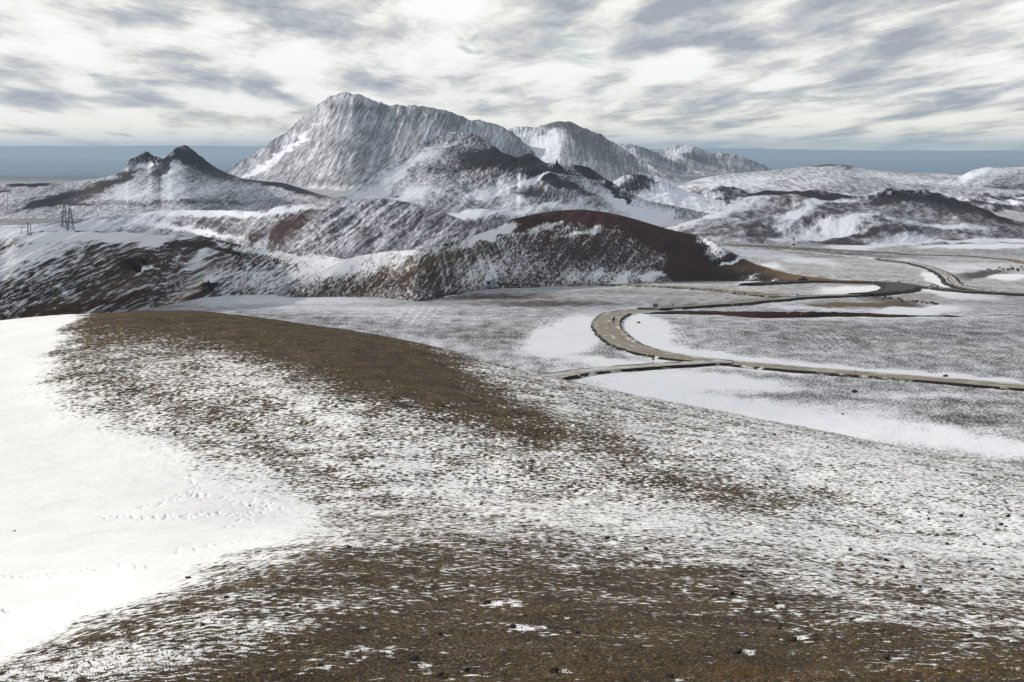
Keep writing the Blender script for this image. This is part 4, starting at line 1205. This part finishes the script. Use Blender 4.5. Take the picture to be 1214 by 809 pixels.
# boulders heaped below the hairpin
rb = random.Random(9)
for i in range(34):
    t = rb.random()
    u = 1046 + t * 68; v = 352.5 + t * 9 + rb.gauss(0, 1.3)
    p = on_ground(u, v)
    stone('boulder', rb.choice(rocks), p, rb.uniform(1.0, 2.4) * 0.5 * p.y / F * 1.6, 'black boulder in the heap spilled below the hairpin', 'boulders below the hairpin', 'boulder')
for i in range(30):
    u = rb.uniform(1170, 1225); v = 320.5 + rb.gauss(0, 1.3) - (u - 1170) * 0.02
    p = on_ground(u, v)
    stone('boulder', rb.choice(rocks), p, rb.uniform(1.0, 2.2) * 0.5 * p.y / F * 1.6, 'dark boulder in the rubble bank at the right edge', 'rubble bank boulders', 'boulder')
for i, u in enumerate((590, 594.5, 597, 602.5, 606.5, 611, 615.5)):
    p = land(u, 338.6)
    stone('boulder', rocks[i % 6], p + Vector((0, 0, 0.25)), 0.5 + 0.12 * (i % 3), 'black boulder in the row right of the motorhome, %s from the left' % ORD[i], 'row of boulders by the motorhome', 'boulder')

# crag behind the central peak's shoulder
def crag(u, v, w, h, Y, label):
    bx, by, bz = at(u, v, Y)
    m = w / 2 * Y / F
    mb = MB(); r = random.Random(3)
    root = empty('rock_outcrop', (float(bx), float(by), float(bz)))
    tag(root, label, 'rock outcrop')
    hh = h * Y / F
    for dx, hgt, wd in ((0.0, 1.0, .34), (-.36, .52, .40), (.45, .58, .36), (-.7, .3, .35), (.78, .36, .30), (.2, .66, .36)):
        secs = []
        for k in range(7):
            z = k / 6
            rad = wd * m * (1 - z ** 1.3 * 0.86)
            secs.append([(dx * m + rad * math.cos(a) * r.uniform(.75, 1.2) + r.uniform(-.03, .03) * m, rad * 0.9 * math.sin(a) * r.uniform(.75, 1.2), z * hgt * hh - (hh * 0.9 if k == 0 else hh * 0.2)) for a in [j * math.pi / 5 for j in range(10)]])
        mb.loft(secs)
    mb.build('rock_spire', M_ROCK, root)


crag(660, 200, 17, 14.5, 2080, 'spiky black rock outcrop standing on the skyline saddle')
bpy.context.view_layer.update()
for u_, v_, w_, h_, lab_ in ((157, 315, 20, 9, 'black crag jutting from the middle of the dark brown hillside'), (168, 309, 12, 6, 'smaller black crag above right of the larger one on the brown hillside'),
                            (247, 338, 13, 8, 'black crag beside the ochre streak on the hillside'), (279, 301, 13, 4, 'low black crag near the crest at the right end of the brown hillside')):
    rx_, rz_ = ray(u_, v_)
    ok_, loc_, nr_, i_, ob_, mt_ = sc.ray_cast(bpy.context.evaluated_depsgraph_get(), Vector((0, 0, 0)), Vector((float(rx_), 1.0, float(rz_))).normalized())
    crag(u_, v_, w_, h_, loc_.y, lab_)

# --- vehicles
def wheel(parent, x, y, r, wdt=0.22):
    mb = MB(); n = 20
    secs = []
    for yy, rr_ in ((-wdt / 2, r * .88), (-wdt / 2 * .8, r), (wdt / 2 * .8, r), (wdt / 2, r * .88)):
        secs.append([(x + rr_ * math.cos(a * 2 * math.pi / n), y + yy, r + rr_ * math.sin(a * 2 * math.pi / n)) for a in range(n)])
    mb.loft(secs)
    w = mb.build('wheel', M_TYRE, parent)
    m2 = MB(); sg = 1 if y > 0 else -1
    m2.tube((x, y + sg * wdt * .35, r), (x, y + sg * (wdt / 2 + .015), r), r * .58, r * .5, 14)
    m2.build('rim', M_RIM, w)


def extrude_profile(mb, prof, w0, w1=None):
    """side profile (x, z, halfwidth factor)"""
    L = [(x, -w0 / 2 * k, z) for x, z, k in prof]; Rr = [(x, w0 / 2 * k, z) for x, z, k in prof]
    n = len(prof)
    mb.add(L + Rr, [tuple(range(n)), tuple(range(n, 2 * n))[::-1]] + [(i, (i + 1) % n, n + (i + 1) % n, n + i) for i in range(n)])


def car(loc, rz, paint, label, kind='estate'):
    root = empty('parked_car' if kind != 'moving' else 'car', loc, rz)
    tag(root, label, 'car', 'vehicles near the hairpin')
    hgt = 1.75 if kind == 'suv' else 1.5
    b = MB()
    extrude_profile(b, [(-2.25, .35, .92), (-2.3, .62, .95), (-2.22, .92, .95), (-1.9, .98, .95), (1.05, .98, .97), (2.0, .84, .93), (2.28, .62, .88), (2.28, .34, .88), (0, .26, .97)], 1.84)
    b.build('body', paint, root, 0.05)
    c = MB()
    extrude_profile(c, [(-2.1, .96, .92), (-1.85, hgt - .12, .80), (-1.5, hgt - .03, .78), (0.05, hgt, .78), (.35, hgt - .08, .78), (1.15, .96, .92)], 1.80)
    c.build('roof', paint, root, 0.04)
    for sgn in (-1, 1):
        for x0, x1 in ((-1.65, -0.78), (-0.70, 0.10), (0.16, 0.72)):
            g = MB(); top = hgt - .16
            t1 = min(x1, .42)
            yb, yt = .845, .735
            g.add([(x0, sgn * (yb + .0), 1.03), (x1, sgn * yb, 1.03), (t1 if x1 < .5 else .32, sgn * (yt + .02), top), (x0 + (.1 if x0 < -1 else 0), sgn * (yt + .02), top)],
                  [(0, 1, 2, 3)])
            g.v = [(x, y + sgn * .012, z) for x, y, z in g.v]
            k = len(g.v); g.add([(x, y - sgn * .03, z) for x, y, z in g.v[:4]], [(0, 1, 2, 3)])
            g.build('window', M_GLASS, root)
    g = MB(); g.add([(1.14, -.74, 1.0), (1.14, .74, 1.0), (.38, .62, hgt - .10), (.38, -.62, hgt - .10), (1.17, -.74, .99), (1.17, .74, .99), (.41, .62, hgt - .09), (.41, -.62, hgt - .09)],
                    [(0, 1, 2, 3), (4, 5, 6, 7), (0, 1, 5, 4), (1, 2, 6, 5), (2, 3, 7, 6), (3, 0, 4, 7)])
    g.build('windscreen', M_GLASS, root)
    for x in (-1.42, 1.42):
        for y in (-.84, .84): wheel(root, x, y, .35)
    for y in (-.62, .62):
        l = MB(); l.box((2.2, y, .68), (.14, .34, .15)); l.build('headlight', M_LAMP, root, .02)
        l = MB(); l.box((-2.27, y * 1.1, .78), (.08, .22, .22)); l.build('tail_light', M_RED, root, .02)
    for y in (-.98, .98):
        l = MB(); l.box((.75, y, 1.05), (.14, .18, .13)); l.build('wing_mirror', paint, root, .02)
    l = MB(); l.box((0, 0, .36), (4.4, 1.72, .16)); l.build('sill', M_TYRE, root, .02)
    return root


def pickup(loc, rz, label):
    root = empty('parked_car', loc, rz)
    tag(root, label, 'car', 'vehicles near the hairpin')
    b = MB()
    extrude_profile(b, [(-2.5, .5, .95), (-2.5, 1.05, .95), (-.35, 1.08, .96), (1.2, 1.1, .96), (2.2, 1.0, .92), (2.4, .7, .88), (2.4, .45, .88), (0, .42, .97)], 1.9)
    b.build('body', M_BLACK, root, .05)
    c = MB(); extrude_profile(c, [(-.5, 1.06, .93), (-.4, 1.85, .82), (.5, 1.9, .82), (1.25, 1.08, .93)], 1.86); c.build('cab', M_BLACK, root, .05)
    for s_ in (-1, 1):
        g = MB(); g.box((.22, s_ * .83, 1.42), (.9, .05, .42)); g.build('window', M_GLASS, root)
        l = MB(); l.box((2.33, s_ * .62, .85), (.14, .34, .16)); l.build('headlight', M_LAMP, root, .02)
        l = MB(); l.box((-2.5, s_ * .78, .85), (.06, .14, .3)); l.build('tail_light', M_RED, root, .01)
    t = MB(); t.box((-1.45, 0, 1.18), (1.9, 1.5, .24)); t.build('bed_cover', mat_plain('grey_tarp', (.10, .11, .12), .9), root, .05)
    for x in (-1.55, 1.55):
        for y in (-.86, .86): wheel(root, x, y, .42)


def motorhome(loc, rz, label):
    root = empty('motorhome', loc, rz)
    tag(root, label, 'motorhome')
    b = MB()
    extrude_profile(b, [(-3.1, .45, 1), (-3.1, 2.8, .97), (-2.9, 2.95, .95), (1.7, 2.95, .95), (2.3, 2.7, .93), (2.45, 2.2, .93), (1.75, 1.95, .93), (1.75, .45, 1)], 2.2)
    b.build('body', mat_plain('blue_grey_panels', (0.26, 0.34, 0.44), 0.5, var=0.15), root, .06)
    c = MB(); extrude_profile(c, [(1.7, .4, .95), (1.7, 1.98, .86), (2.1, 1.95, .86), (2.75, 1.25, .92), (3.35, 1.1, .9), (3.45, .45, .88)], 2.0); c.build('cab', M_SILVER, root, .06)
    for s_ in (-1, 1):
        for x, w_ in ((-2.1, 1.3), (-.5, 1.5)):
            g = MB(); g.box((x, s_ * 1.085, 2.05), (w_, .07, .8)); g.build('window', M_GLASS, root, .01)
        g = MB(); g.box((2.1, s_ * .90, 1.55), (.7, .05, .45)); g.build('window', M_GLASS, root, .01)
        l = MB(); l.box((3.4, s_ * .68, .8), (.1, .3, .2)); l.build('headlight', M_LAMP, root, .02)
        g = MB(); g.box((-.4, s_ * 1.10, 1.1), (5.0, .02, .22)); g.build('stripe', M_BLUE, root)
    d = MB(); d.box((.75, -1.10, 1.35), (.65, .04, 1.7)); dd = d.build('door', M_SILVER, root, .01)
    g = MB(); g.add([(2.74, -.78, 1.27), (2.74, .78, 1.27), (2.14, .72, 1.93), (2.14, -.72, 1.93), (2.77, -.78, 1.28), (2.77, .78, 1.28), (2.17, .72, 1.95), (2.17, -.72, 1.95)],
                    [(0, 1, 2, 3), (4, 5, 6, 7), (0, 1, 5, 4), (1, 2, 6, 5), (2, 3, 7, 6), (3, 0, 4, 7)]); g.build('windscreen', M_GLASS, root)
    for x in (-2.0, 2.4):
        for y in (-.95, .95): wheel(root, x, y, .38)


def face(u, v, du, dv):
    """heading of the ground direction seen as (du, dv) at a picture point"""
    a0 = on_ground(u, v); b0 = on_ground(u + du, v + dv)
    return math.atan2(b0.y - a0.y, b0.x - a0.x)


car(on_ground(1107.5, 342.6, .8), R(-12), M_SILVER, 'silver estate car on the thin road right of the hairpin')
car(on_ground(919, 336.8, 1.1), face(919, 337, -20, 0.8), M_WHITE, 'white car on the upper road at the foot of the red hill')
pickup(on_ground(952, 335.6, 1.1), face(952, 335.8, 20, 0), 'dark pickup truck on the upper road, right of the white car')
motorhome(land(581, 341.0) + Vector((0, -1.0, 0.15)), R(-4), 'blue-grey motorhome parked at the foot of the red hill')

# --- person
def person(loc, rz, label):
    me = bpy.data.meshes.new('person')
    J = [((0, 0, .95), .155), ((0, 0, 1.12), .15), ((0, 0, 1.32), .17), ((0, 0, 1.45), .13), ((0, .01, 1.53), .06), ((0, .015, 1.60), .085), ((0, .01, 1.70), .105), ((0, 0, 1.78), .07),
         ((-.10, 0, .88), .11), ((-.11, .03, .48), .075), ((-.12, 0, .10), .055), ((-.12, .13, .04), .05),
         ((.10, 0, .88), .11), ((.12, .10, .50), .075), ((.13, -.02, .12), .055), ((.13, .11, .05), .05),
         ((-.21, 0, 1.42), .075), ((-.27, -.02, 1.14), .058), ((-.26, .08, .90), .045), ((-.25, .12, .81), .045),
         ((.21, 0, 1.42), .075), ((.28, .02, 1.14), .058), ((.24, .18, .98), .045), ((.20, .24, .94), .045)]
    E = [(0, 1), (1, 2), (2, 3), (3, 4), (4, 5), (5, 6), (6, 7), (0, 8), (8, 9), (9, 10), (10, 11), (0, 12), (12, 13), (13, 14), (14, 15), (3, 16), (16, 17), (17, 18), (18, 19), (3, 20), (20, 21), (21, 22), (22, 23)]
    me.from_pydata([j[0] for j in J], E, [])
    o = bpy.data.objects.new('person', me)
    col.objects.link(o)
    md = o.modifiers.new('skin', 'SKIN'); md.use_smooth_shade = True
    for i, j in enumerate(J): me.skin_vertices[0].data[i].radius = (j[1], j[1])
    me.skin_vertices[0].data[0].use_root = True
    o.modifiers.new('sub', 'SUBSURF').levels = 2
    me.materials.append(M_COAT)
    o.location = loc; o.rotation_euler = (0, 0, rz)
    tag(o, label, 'person')
    h = MB()
    secs = []
    for z, r in ((1.66, .10), (1.70, .125), (1.76, .125), (1.82, .09), (1.85, .03)):
        secs.append([(r * math.cos(a * math.pi / 6), -.01 + r * math.sin(a * math.pi / 6), z) for a in range(12)])
    h.loft(secs); h.build('hat', M_HAIR, o, smooth=True)
    f = MB(); secs = []
    for z, r in ((1.555, .03), (1.59, .062), (1.63, .075), (1.665, .07)):
        secs.append([(r * math.cos(a * math.pi / 6), .052 + r * .95 * math.sin(a * math.pi / 6), z) for a in range(12)])
    f.loft(secs); f.build('face', M_SKIN, o, smooth=True)
    c = MB(); secs = []
    for z, rx, ry in ((.72, .23, .18), (.95, .215, .165), (1.2, .20, .15), (1.4, .22, .14)):
        secs.append([(rx * math.cos(a * math.pi / 8), ry * math.sin(a * math.pi / 8), z) for a in range(16)])
    c.loft(secs); c.build('coat', M_COAT, o, smooth=True)
    return o


person(on_ground(727.5, 386.5, .5), R(165), 'person in dark winter clothes walking down the bend of the gravel road')

# --- signs and posts
def post(name, u, v, h, mat, label, group=None, r=.06, cap=None, cat='post'):
    p = on_ground(u, v)
    root = empty(name, p)
    tag(root, label, cat, group)
    m = MB(); m.box((0, 0, h / 2), (r * 2, r * 1.2, h)); m.build('post', mat, root, .01)
    m = MB(); m.box((0, -r * .75, h * .86), (r * 1.5, .02, h * .10)); m.build('reflector', cap or M_WHITE, root)
    return root


for u, v, h, mt, lab in ((767, 424.6, .95, M_YELLOW, 'yellow marker post beside the dark-backed sign'), (809.5, 425.2, 1.0, M_YELLOW, 'yellow marker post on the far side of the gravel road near the junction'),
                         (1014.5, 445.5, 1.1, M_ORANGE, 'orange marker post on the far edge of the gravel road'), (977, 446.5, .5, M_ORANGE, 'short orange marker on the near edge of the gravel road'),
                         (677, 442.6, 1.0, M_YELLOW, 'pale marker post beside the narrow side road'), (1175, 346.5, 2.2, M_ORANGE, 'orange marker post by the foot of the winding track'),
                         (837, 369, 1.0, M_YELLOW, 'thin marker post above the scoria bank'), (812, 365.5, 1.6, M_METAL, 'thin grey post near the road beyond the bend')):
    post('marker_post', u, v, h, mt, lab, 'roadside marker posts', .09, cat='marker post')

# tall sign seen from behind, at the junction
p = on_ground(774.3, 436.0)
root = empty('road_sign', p); tag(root, 'tall road sign at the junction with two dark panels seen edge-on', 'road sign')
m = MB(); m.tube((0, 0, 0), (0, 0, 2.5), .04); m.build('pole', M_METAL, root)
m = MB(); m.box((0, -.05, 2.15), (.26, .03, .62)); m.build('sign_panel', M_DARKB, root, .01)
m = MB(); m.box((0, -.05, 1.67), (.5, .03, .26)); m.build('sign_panel', M_DARKB, root, .01)
# information board beyond the bend
p = on_ground(777, 367.6)
root = empty('information_board', p); tag(root, 'grey-blue information board on two posts beyond the bend', 'information board')
for x in (-.55, .55):
    m = MB(); m.box((x, 0, .8), (.1, .1, 1.6)); m.build('post', M_WOOD, root, .01)
m = MB(); m.box((0, -.07, 1.25), (1.35, .05, .95)); pn = m.build('panel', M_BOARD, root, .01)
m = MB(); m.box((0, -.05, 1.78), (1.5, .2, .07)); m.build('top_rail', M_WOOD, root, .01)
# dark upright sign right of the board
p = on_ground(797.6, 366.6)
root = empty('road_sign', p); tag(root, 'narrow dark sign on a short pole right of the information board', 'road sign')
m = MB(); m.tube((0, 0, 0), (0, 0, 1.5), .05); m.build('pole', M_METAL, root)
m = MB(); m.box((0, -.06, 1.15), (.3, .04, .8)); m.build('sign_panel', M_DARKB, root, .01)
# blue signs
for u, v, w_, h_, z_, lab in ((1065.5, 338.6, 1.5, 1.1, 1.5, 'square blue sign above the hairpin'), (945.8, 355.2, .75, 1.5, 1.2, 'narrow blue sign on the pale road below the hairpin')):
    p = on_ground(u, v)
    root = empty('road_sign', p); tag(root, lab, 'road sign')
    for x in (-w_ * .3, w_ * .3):
        m = MB(); m.tube((x, 0, 0), (x, 0, z_ + h_ / 2), .035); m.build('pole', M_METAL, root)
    m = MB(); m.box((0, -.06, z_), (w_, .04, h_)); m.build('sign_panel', M_BLUE, root, .02)
    m = MB(); m.box((0, -.085, z_), (w_ * .5, .01, h_ * .5)); m.build('symbol', M_WHITE, root)
# far marker below the snowy bluff
p = on_ground(941, 291.0)
root = empty('marker_beacon', p); tag(root, 'distant marker beacon with a dark head in front of the snowy bluff', 'marker')
m = MB(); m.tube((0, 0, 0), (0, 0, 5.5), .35, .25); m.build('pole', mat_plain('rust_paint', (.16, .09, .07), .8), root)
m = MB(); m.box((0, 0, 5.9), (1.5, 1.2, 1.7)); m.build('head', M_DARKB, root, .1)
m = MB(); m.box((0, 0, .6), (2.2, 1.8, 1.2)); m.build('footing', M_DARKB, root, .1)

# --- power line
def lattice(mb, base, top, wb, wt, n, r):
    a = Vector(base); b = Vector(top)
    cs = [(-1, -1), (1, -1), (1, 1), (-1, 1)]
    P = []
    for i in range(n + 1):
        t = i / n
        c = a.lerp(b, t); w = wb + (wt - wb) * t
        P.append([c + Vector((x * w / 2, y * w / 2, 0)) for x, y in cs])
    for j in range(4): mb.tube(P[0][j], P[-1][j], r, r * .8, 5)
    for i in range(n):
        for j in range(4):
            k = (j + 1) % 4
            mb.tube(P[i][j], P[i + 1][k], r * .55, n=4)
            mb.tube(P[i + 1][j], P[i + 1][k], r * .5, n=4)




bpy.context.view_layer.update()
bx, by, bz = land(80.3, 272.0)
bz -= 1.0
k = by / F
root = empty('pylon', (float(bx), float(by), float(bz)))
tag(root, 'twin-masted steel lattice pylon standing behind the dark hillside, left', 'pylon')
for x0, x1, h0, pw in ((-3.8 * k, -3.8 * k, 30 * k, 7.0 * k), (3.8 * k, 3.0 * k, 26 * k, 7.0 * k)):
    mb = MB(); lattice(mb, (x0, 0, 0), (x1, 0, h0), pw, 1.6 * k, 5, .30)
    mb.build('mast', M_METAL, root)
mb = MB(); mb.box((0, 0, 14.5 * k), (15 * k, .35, .35)); mb.box((0, 0, 10 * k), (16 * k, .45, .45)); mb.build('crossbeam', M_METAL, root)
mb = MB(); mb.box((0, 0, 22.5 * k), (16 * k, .35, .35)); mb.build('crossarm', M_METAL, root)
for x in (-7.5, 0.2, 7.5):
    mb = MB(); mb.tube((x * k, 0, 22.3 * k), (x * k, 0, 20.2 * k), .22, n=6); mb.build('insulator', M_DARKB, root)

bx, by, bz = land(31, 278.0)
k = by / F
bz -= 5.5 * k
root = empty('power_pole', (float(bx), float(by), float(bz)))
tag(root, 'timber power pole frame with a long crossarm, left of the pylon', 'power pole')
for x, h, r in ((-5.6, 14, .22), (2.2, 20, .42), (5.6, 18, .25)):
    mb = MB(); mb.tube((x * k, 0, 0), (x * k, 0, h * k), r * k / .63, r * .75 * k / .63); mb.build('pole', M_WOOD, root)
mb = MB(); mb.box((0, 0, 13 * k), (14 * k, .35 * k, .5 * k)); mb.build('crossarm', M_WOOD, root)
mb = MB(); mb.box((3.9 * k, 0, 17 * k), (4.5 * k, .3 * k, .4 * k)); mb.build('crossarm', M_WOOD, root)
bx, by, bz = land(9, 243.5)
k = by / F
root = empty('power_pole', (float(bx), float(by), float(bz)))
tag(root, 'single tall power pole at the far left edge of the snowy valley', 'power pole')
mb = MB(); mb.tube((0, 0, -3), (0, 0, 17 * k), .40, .28); mb.build('pole', M_WOOD, root)
mb = MB(); mb.box((0, 0, 16 * k), (4.5 * k, .35, .4)); mb.build('crossarm', M_WOOD, root)

# --- dry grass and fine gravel on the nearest ground
def scatter(name, n, fn, mat, label, cat, region):
    mb = MB(); r = random.Random(17)
    k = 0
    while k < n:
        u, v = region(r)
        loc, nr = hit(near_hill, u, v)
        if loc is None: continue
        fn(mb, loc, r); k += 1
    me = bpy.data.meshes.new(name); me.from_pydata(mb.v, [], mb.f); me.materials.append(mat)
    o = bpy.data.objects.new(name, me); col.objects.link(o)
    tag(o, label, cat, kind='stuff')


def tuft(mb, p, r):
    for _ in range(9):
        a = r.uniform(0, 6.28); l = r.uniform(.05, .15); w = .004
        b = p + Vector((r.gauss(0, .05), r.gauss(0, .05), -.01))
        t = b + Vector((math.cos(a) * l * .6, math.sin(a) * l * .6, l))
        s_ = Vector((w, 0, 0))
        mb.add([b - s_, b + s_, t], [(0, 1, 2)])


def grain(mb, p, r):
    s_ = r.uniform(.010, .026) * (1 + 0.8 * (r.random() < .12))
    q = [p + Vector((math.cos(i * 1.571 + r.random()) * s_, math.sin(i * 1.571 + r.random()) * s_, -.003)) for i in range(4)]
    t = p + Vector((0, 0, s_ * 1.1))
    mb.add(q + [t], [(0, 1, 4), (1, 2, 4), (2, 3, 4), (3, 0, 4)])


def grass_region(r):
    c = r.choice([(1110, 796, 60, 6), (882, 797, 20, 4), (960, 803, 80, 6), (700, 803, 60, 6), (1190, 785, 30, 8), (900, 780, 160, 14), (600, 800, 300, 10), (1060, 740, 160, 40), (1000, 770, 200, 25)])
    return r.gauss(c[0], c[2]), min(r.gauss(c[1], c[3]), 815)


M_GRASS = mat_plain('dry_grass', (0.34, 0.22, 0.09), 0.9, var=0.35, scale=1.5)
scatter('dry_grass', 650, tuft, M_GRASS, 'wisps of dry ochre grass along the bottom of the gravel slope', 'grass', grass_region)


def gravel_region(r):
    while True:
        u, v = r.uniform(-20, 1240), 815 - abs(r.gauss(0, 75))
        if v > 640 and not (u < 420 and v < 790 - u * 0.32): return u, v


M_GRAV = mat_plain('coarse_gravel', (0.13, 0.10, 0.07), 0.95, var=0.75, scale=9, c2=(0.03, 0.024, 0.02))
scatter('gravel', 24000, grain, M_GRAV, 'loose coarse gravel covering the nearest brown ground', 'gravel', gravel_region)

# ================================================================== CLOUDS out of view, added to shade parts of the land
def mat_shade_cloud():
    m = bpy.data.materials.new('cloud')
    m.use_nodes = True
    w_ = NT(m.node_tree)
    tc = w_.n('ShaderNodeTexCoord')
    n = w_.noise(tc.outputs['Object'], 0.0042, 6.0, 0.6)
    lw = w_.n('ShaderNodeLayerWeight', {'Blend': 0.5})
    thick = w_.m('SUBTRACT', 1.0, lw.outputs['Facing'])
    f = w_.m('MULTIPLY', w_.ramp01(n, 0.30, 0.62), w_.m('MULTIPLY', thick, 0.62))
    d = w_.n('ShaderNodeBsdfTranslucent', {'Color': (0.95, 0.95, 0.96, 1)})
    t = w_.n('ShaderNodeBsdfTransparent')
    mx = w_.n('ShaderNodeMixShader', {0: f, 1: t, 2: d})
    w_.n('ShaderNodeOutputMaterial', {0: mx})
    return m


M_SHADE_CLOUD = mat_shade_cloud()


def cloud(tx, ty, tz, rx, ry, alt, seed, label):
    """a flat cloud whose shadow is centred on the given point"""
    k = (alt - tz) / to_sun.z
    c = Vector((tx, ty, tz)) + to_sun * k
    bm = bmesh.new()
    bmesh.ops.create_icosphere(bm, subdivisions=6, radius=1.0)
    from mathutils import noise as mn
    for v in bm.verts:
        p = v.co
        a = math.atan2(p.y, p.x)
        s_ = 1 + 0.22 * mn.noise(Vector((math.cos(a) * 1.6, math.sin(a) * 1.6, seed))) + 0.12 * mn.noise(Vector((math.cos(a) * 6, math.sin(a) * 6, seed)))
        q = Vector((p.x * s_ * rx, p.y * s_ * ry, 0))
        z = p.z * 40 * (1 + 0.9 * mn.noise(Vector((q.x / 160, q.y / 160, seed + p.z))))
        v.co = (q.x, q.y, z if p.z > 0 else z * 0.3)
    me = bpy.data.meshes.new('cloud'); bm.to_mesh(me); bm.free()
    for p in me.polygons: p.use_smooth = True
    me.materials.append(M_SHADE_CLOUD)
    o = bpy.data.objects.new('cloud', me); col.objects.link(o); o.location = c
    tag(o, label, 'cloud', kind='structure')


cloud(160, 560, -48, 600, 250, 620, 2.0, 'unseen thin cloud added to shade the plain')
cloud(-150, 1900, -50, 800, 420, 800, 5.0, 'unseen thin cloud added to shade the central peak')

# ================================================================== HAZE
hz = MB()
hz.box((0, 27000, -25), (150000, 60000, 520))
hm = bpy.data.materials.new('haze'); hm.use_nodes = True
h_ = NT(hm.node_tree)
pv = h_.n('ShaderNodeVolumePrincipled', {'Color': (0.58, 0.78, 1.0, 1.0), 'Density': 3.4e-5, 'Anisotropy': 0.2})
ho = h_.n('ShaderNodeOutputMaterial')
hm.node_tree.links.new(pv.outputs[0], ho.inputs['Volume'])
hzo = hz.build('haze', hm)
tag(hzo, 'thin blue haze filling the air over the plain', 'haze', kind='stuff')
